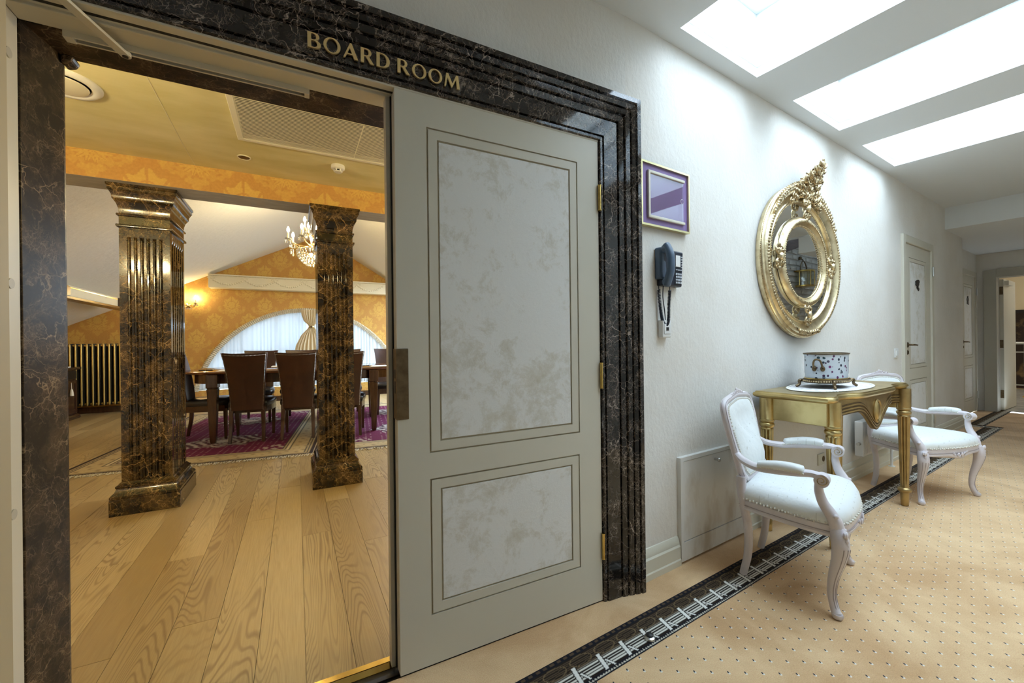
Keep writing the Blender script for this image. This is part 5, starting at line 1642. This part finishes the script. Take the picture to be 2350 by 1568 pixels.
# toilet doors -------------------------------------------------------------------
def toilet_door(n, fr_, W_, H_, label, sign):
    o = struct(bpy.data.objects.new('door_%d' % n, None), label, 'door'); COL.objects.link(o); o.matrix_world = fr_
    f = MB().box(-.07, 0, -.022, .02, 0, H_ + .075).box(W_, W_ + .07, -.022, .02, 0, H_ + .075).box(0, W_, -.022, .02, H_, H_ + .075)
    f.build('door_frame', 'paint', o, bevel=.006)
    groove_door(o, W_, H_ - .004, -.006, .045, [(.14, W_ - .15, .81, H_ - .13), (.14, W_ - .15, .19, .70)], ('paint', 'panelplaster'))
    lv = MB().cyl((.055, -.006, 1.045), .025, -.010, 'y', 20).tube(catmull([(.055, -.014, 1.045), (.055, -.045, 1.045), (.075, -.055, 1.045), (.13, -.055, 1.043), (.185, -.050, 1.040)], 5), .0085, 10)
    lv.build('lever_handle', 'bronze', o, smooth=True)
    MB().cyl((.055, -.006, .972), .022, -.008, 'y', 20).box(.051, .059, -.020, -.012, .958, .986).build('keyhole_rose', 'bronze', o, smooth=True)
    for zc in (H_ - .22, .25): MB().cyl((W_ + .004, -.030, zc - .05), .008, .10, 'z', 12).build('hinge', 'steel', o, smooth=True)
    if sign == 'w':   # cameo of a lady's head
        S = [(-.01, .09), (.025, .105), (.052, .085), (.05, .05), (.035, .03), (.046, .012), (.03, .0), (.02, -.03), (.046, -.06), (.03, -.10), (.012, -.075), (-.012, -.05), (-.005, -.02), (-.03, -.01), (-.042, .02), (-.03, .035), (-.044, .06)]
    else:
        S = [(.0, .11), (.028, .10), (.03, .075), (.018, .06), (.04, .05), (.042, .0), (.028, -.03), (.03, -.09), (.012, -.12), (.0, -.06), (-.016, -.10), (-.03, -.09), (-.022, -.02), (-.04, .0), (-.034, .05), (-.012, .06), (-.022, .085)]
    me = fill([[(p[0] * 1.35, p[1] * .56) for p in S]], .006); me.transform(Matrix.Translation((W_ * .46, -.009, 1.64)))
    link('door_symbol', me, 'ink', o)
    return o


toilet_door(3, FC @ T(5.31, WY + .0), .845, 2.03, 'cream toilet door with dark cameo symbol beside the switch', 'w')
toilet_door(4, FC @ T(8.38, 1.46), .80, 2.0, 'shaded cream toilet door with small dark figure symbol in the niche', 'm')

# far doorway and the room behind ---------------------------------------------------
tr6 = struct(bpy.data.objects.new('trim_6', None), 'grey painted frame of the far doorway', 'door frame'); COL.objects.link(tr6); tr6.matrix_world = FC
MB().prism([(9.30, 1.255), (9.30, 1.385), (9.35, 1.385), (9.35, 1.30), (9.52, 1.30), (9.52, 1.255)], 0, 2.10, 'z').build('frame_jamb', 'paint_dark', tr6, bevel=.004)
MB().box(9.30, 9.52, .12, .25, 0, 2.10).build('frame_jamb', 'paint_dark', tr6, bevel=.004)
MB().box(9.30, 9.52, .25, 1.255, 1.985, 2.11).build('frame_head', 'paint_dark', tr6, bevel=.004)
d5 = struct(bpy.data.objects.new('door_5', None), 'cream door leaf standing open into the far room', 'door'); COL.objects.link(d5); d5.matrix_world = FC @ Matrix.Translation((9.54, 1.262, 0)) @ Matrix.Rotation(rad(-2), 4, 'Z')
MB().box(0, .74, -.045, 0, .01, 1.97).build('leaf', 'paint', d5, bevel=.003)
for zc in (1.80, 1.0, .25): MB().box(-.012, .0, -.04, -.004, zc - .06, zc + .06).build('hinge', 'bronze', d5)
MB().box(.05, .34, -.09, -.045, 1.88, 1.95).build('closer_body', 'paint', d5, bevel=.004)
w = MB().box(9.5, 13.8, -.95, 1.0 + 2.2, -.05, -.001).build('floor_far_room', 'tile', frame=FC); struct(w, 'pale marble floor of the far room', 'floor')
w = MB().box(13.6, 13.72, -1.0, 3.2, -.05, 3.0).box(9.5, 13.7, 3.1, 3.2, -.05, 3.0).box(9.5, 9.55, 1.58, 3.2, 0, 3.0).build('wall_far_room', 'cream_wall', frame=FC); struct(w, 'cream wall of the far lit room', 'wall')
w = MB().box(9.4, 13.8, -1.0, 3.2, 2.75, 2.8).build('ceiling_far_room', 'ceiling', frame=FC); struct(w, 'white ceiling of the far room', 'ceiling')
tp = thing('tapestry', 'dark floral tapestry hanging on the far room wall', 'tapestry', FC @ T(13.58, 1.05))
MB().box(-.012, .005, -1.2, 1.2, .06, 1.62).build('weave', 'tapestry', tp); MB().box(-.016, .006, -1.22, 1.22, 1.60, 1.66).build('border', 'leather_black', tp)
MB().box(-.016, .006, -1.22, 1.22, .03, .09).build('border', 'leather', tp)
rl_ = thing('railing', 'steel railing with brass foot in the far room', 'railing', FC @ T(11.9, 1.25))
MB().cyl((0, -1.3, .985), .022, 1.75, 'y', 14).build('handrail', 'plastic_white', rl_, smooth=True)
MB().cyl((0, -1.3, .82), .012, 1.75, 'y', 12).build('mid_bar', 'steel', rl_, smooth=True); MB().cyl((0, -1.3, .22), .012, 1.75, 'y', 12).build('mid_bar', 'steel', rl_, smooth=True)
for yy in (-1.0, .02):
    p_ = MB().cyl((0, yy, 0), .017, .98, 'z', 14).build('post', 'steel', rl_, smooth=True); MB().lathe([(.04, 0), (.038, .012), (.02, .03)], 18, (0, yy)).build('foot', 'brass', p_, smooth=True)
cla = thing('ceiling_lamp', 'round ceiling lamp lighting the far room', 'ceiling lamp', FC @ T(11.6, .1, 2.75))
MB().lathe([(.16, 0), (.16, -.02), (.14, -.03)], 28).build('base', 'steel', cla, smooth=True)
M['lampglass'] = simple('lit_lamp_glass', (1, 1, 1), .4, emis=((1, .90, .74), 120))
MB().lathe([(.14, -.03), (.13, -.06), (.08, -.085), (.001, -.09)], 28).build('glass_shade', 'lampglass', cla, smooth=True)

# brass lantern on the stone wall (seen in the mirror)
ln = thing('wall_lantern', 'brass and glass lantern hanging on the stone wall, seen in the mirror', 'lantern', FC @ T(8.28, -.80, 2.02))
fr_ = MB().lathe([(.155, .26), (.165, .265), (.165, .285), (.155, .29)], 28).lathe([(.155, 0), (.165, .005), (.165, .025), (.155, .03)], 28)
for k in range(6):
    a = k * PI / 3; fr_.cyl((.158 * cos(a), .158 * sin(a), .02), .008, .25, 'z', 8)
fr_.build('cage', 'brass', ln, smooth=True)
MB().lathe([(.150, .02), (.150, .27)], 28).build('glass', 'lantern_glass', ln, smooth=True)
MB().tube(catmull([(-.12, 0, .28), (-.10, 0, .38), (0, 0, .46), (.10, 0, .38), (.12, 0, .28)], 6), .010, 8).tube(catmull([(0, 0, .46), (0, -.03, .50), (0, -.08, .50)], 4), .010, 8).build('hanger', 'bronze', ln, smooth=True)
for k in range(2): MB().cyl((-.05 + k * .1, 0, .02), .02, .09, 'z', 12).build('candle', 'candle', ln)
MB().ball((0, -.05, .52), .03).build('hook', 'bronze', ln, smooth=True)
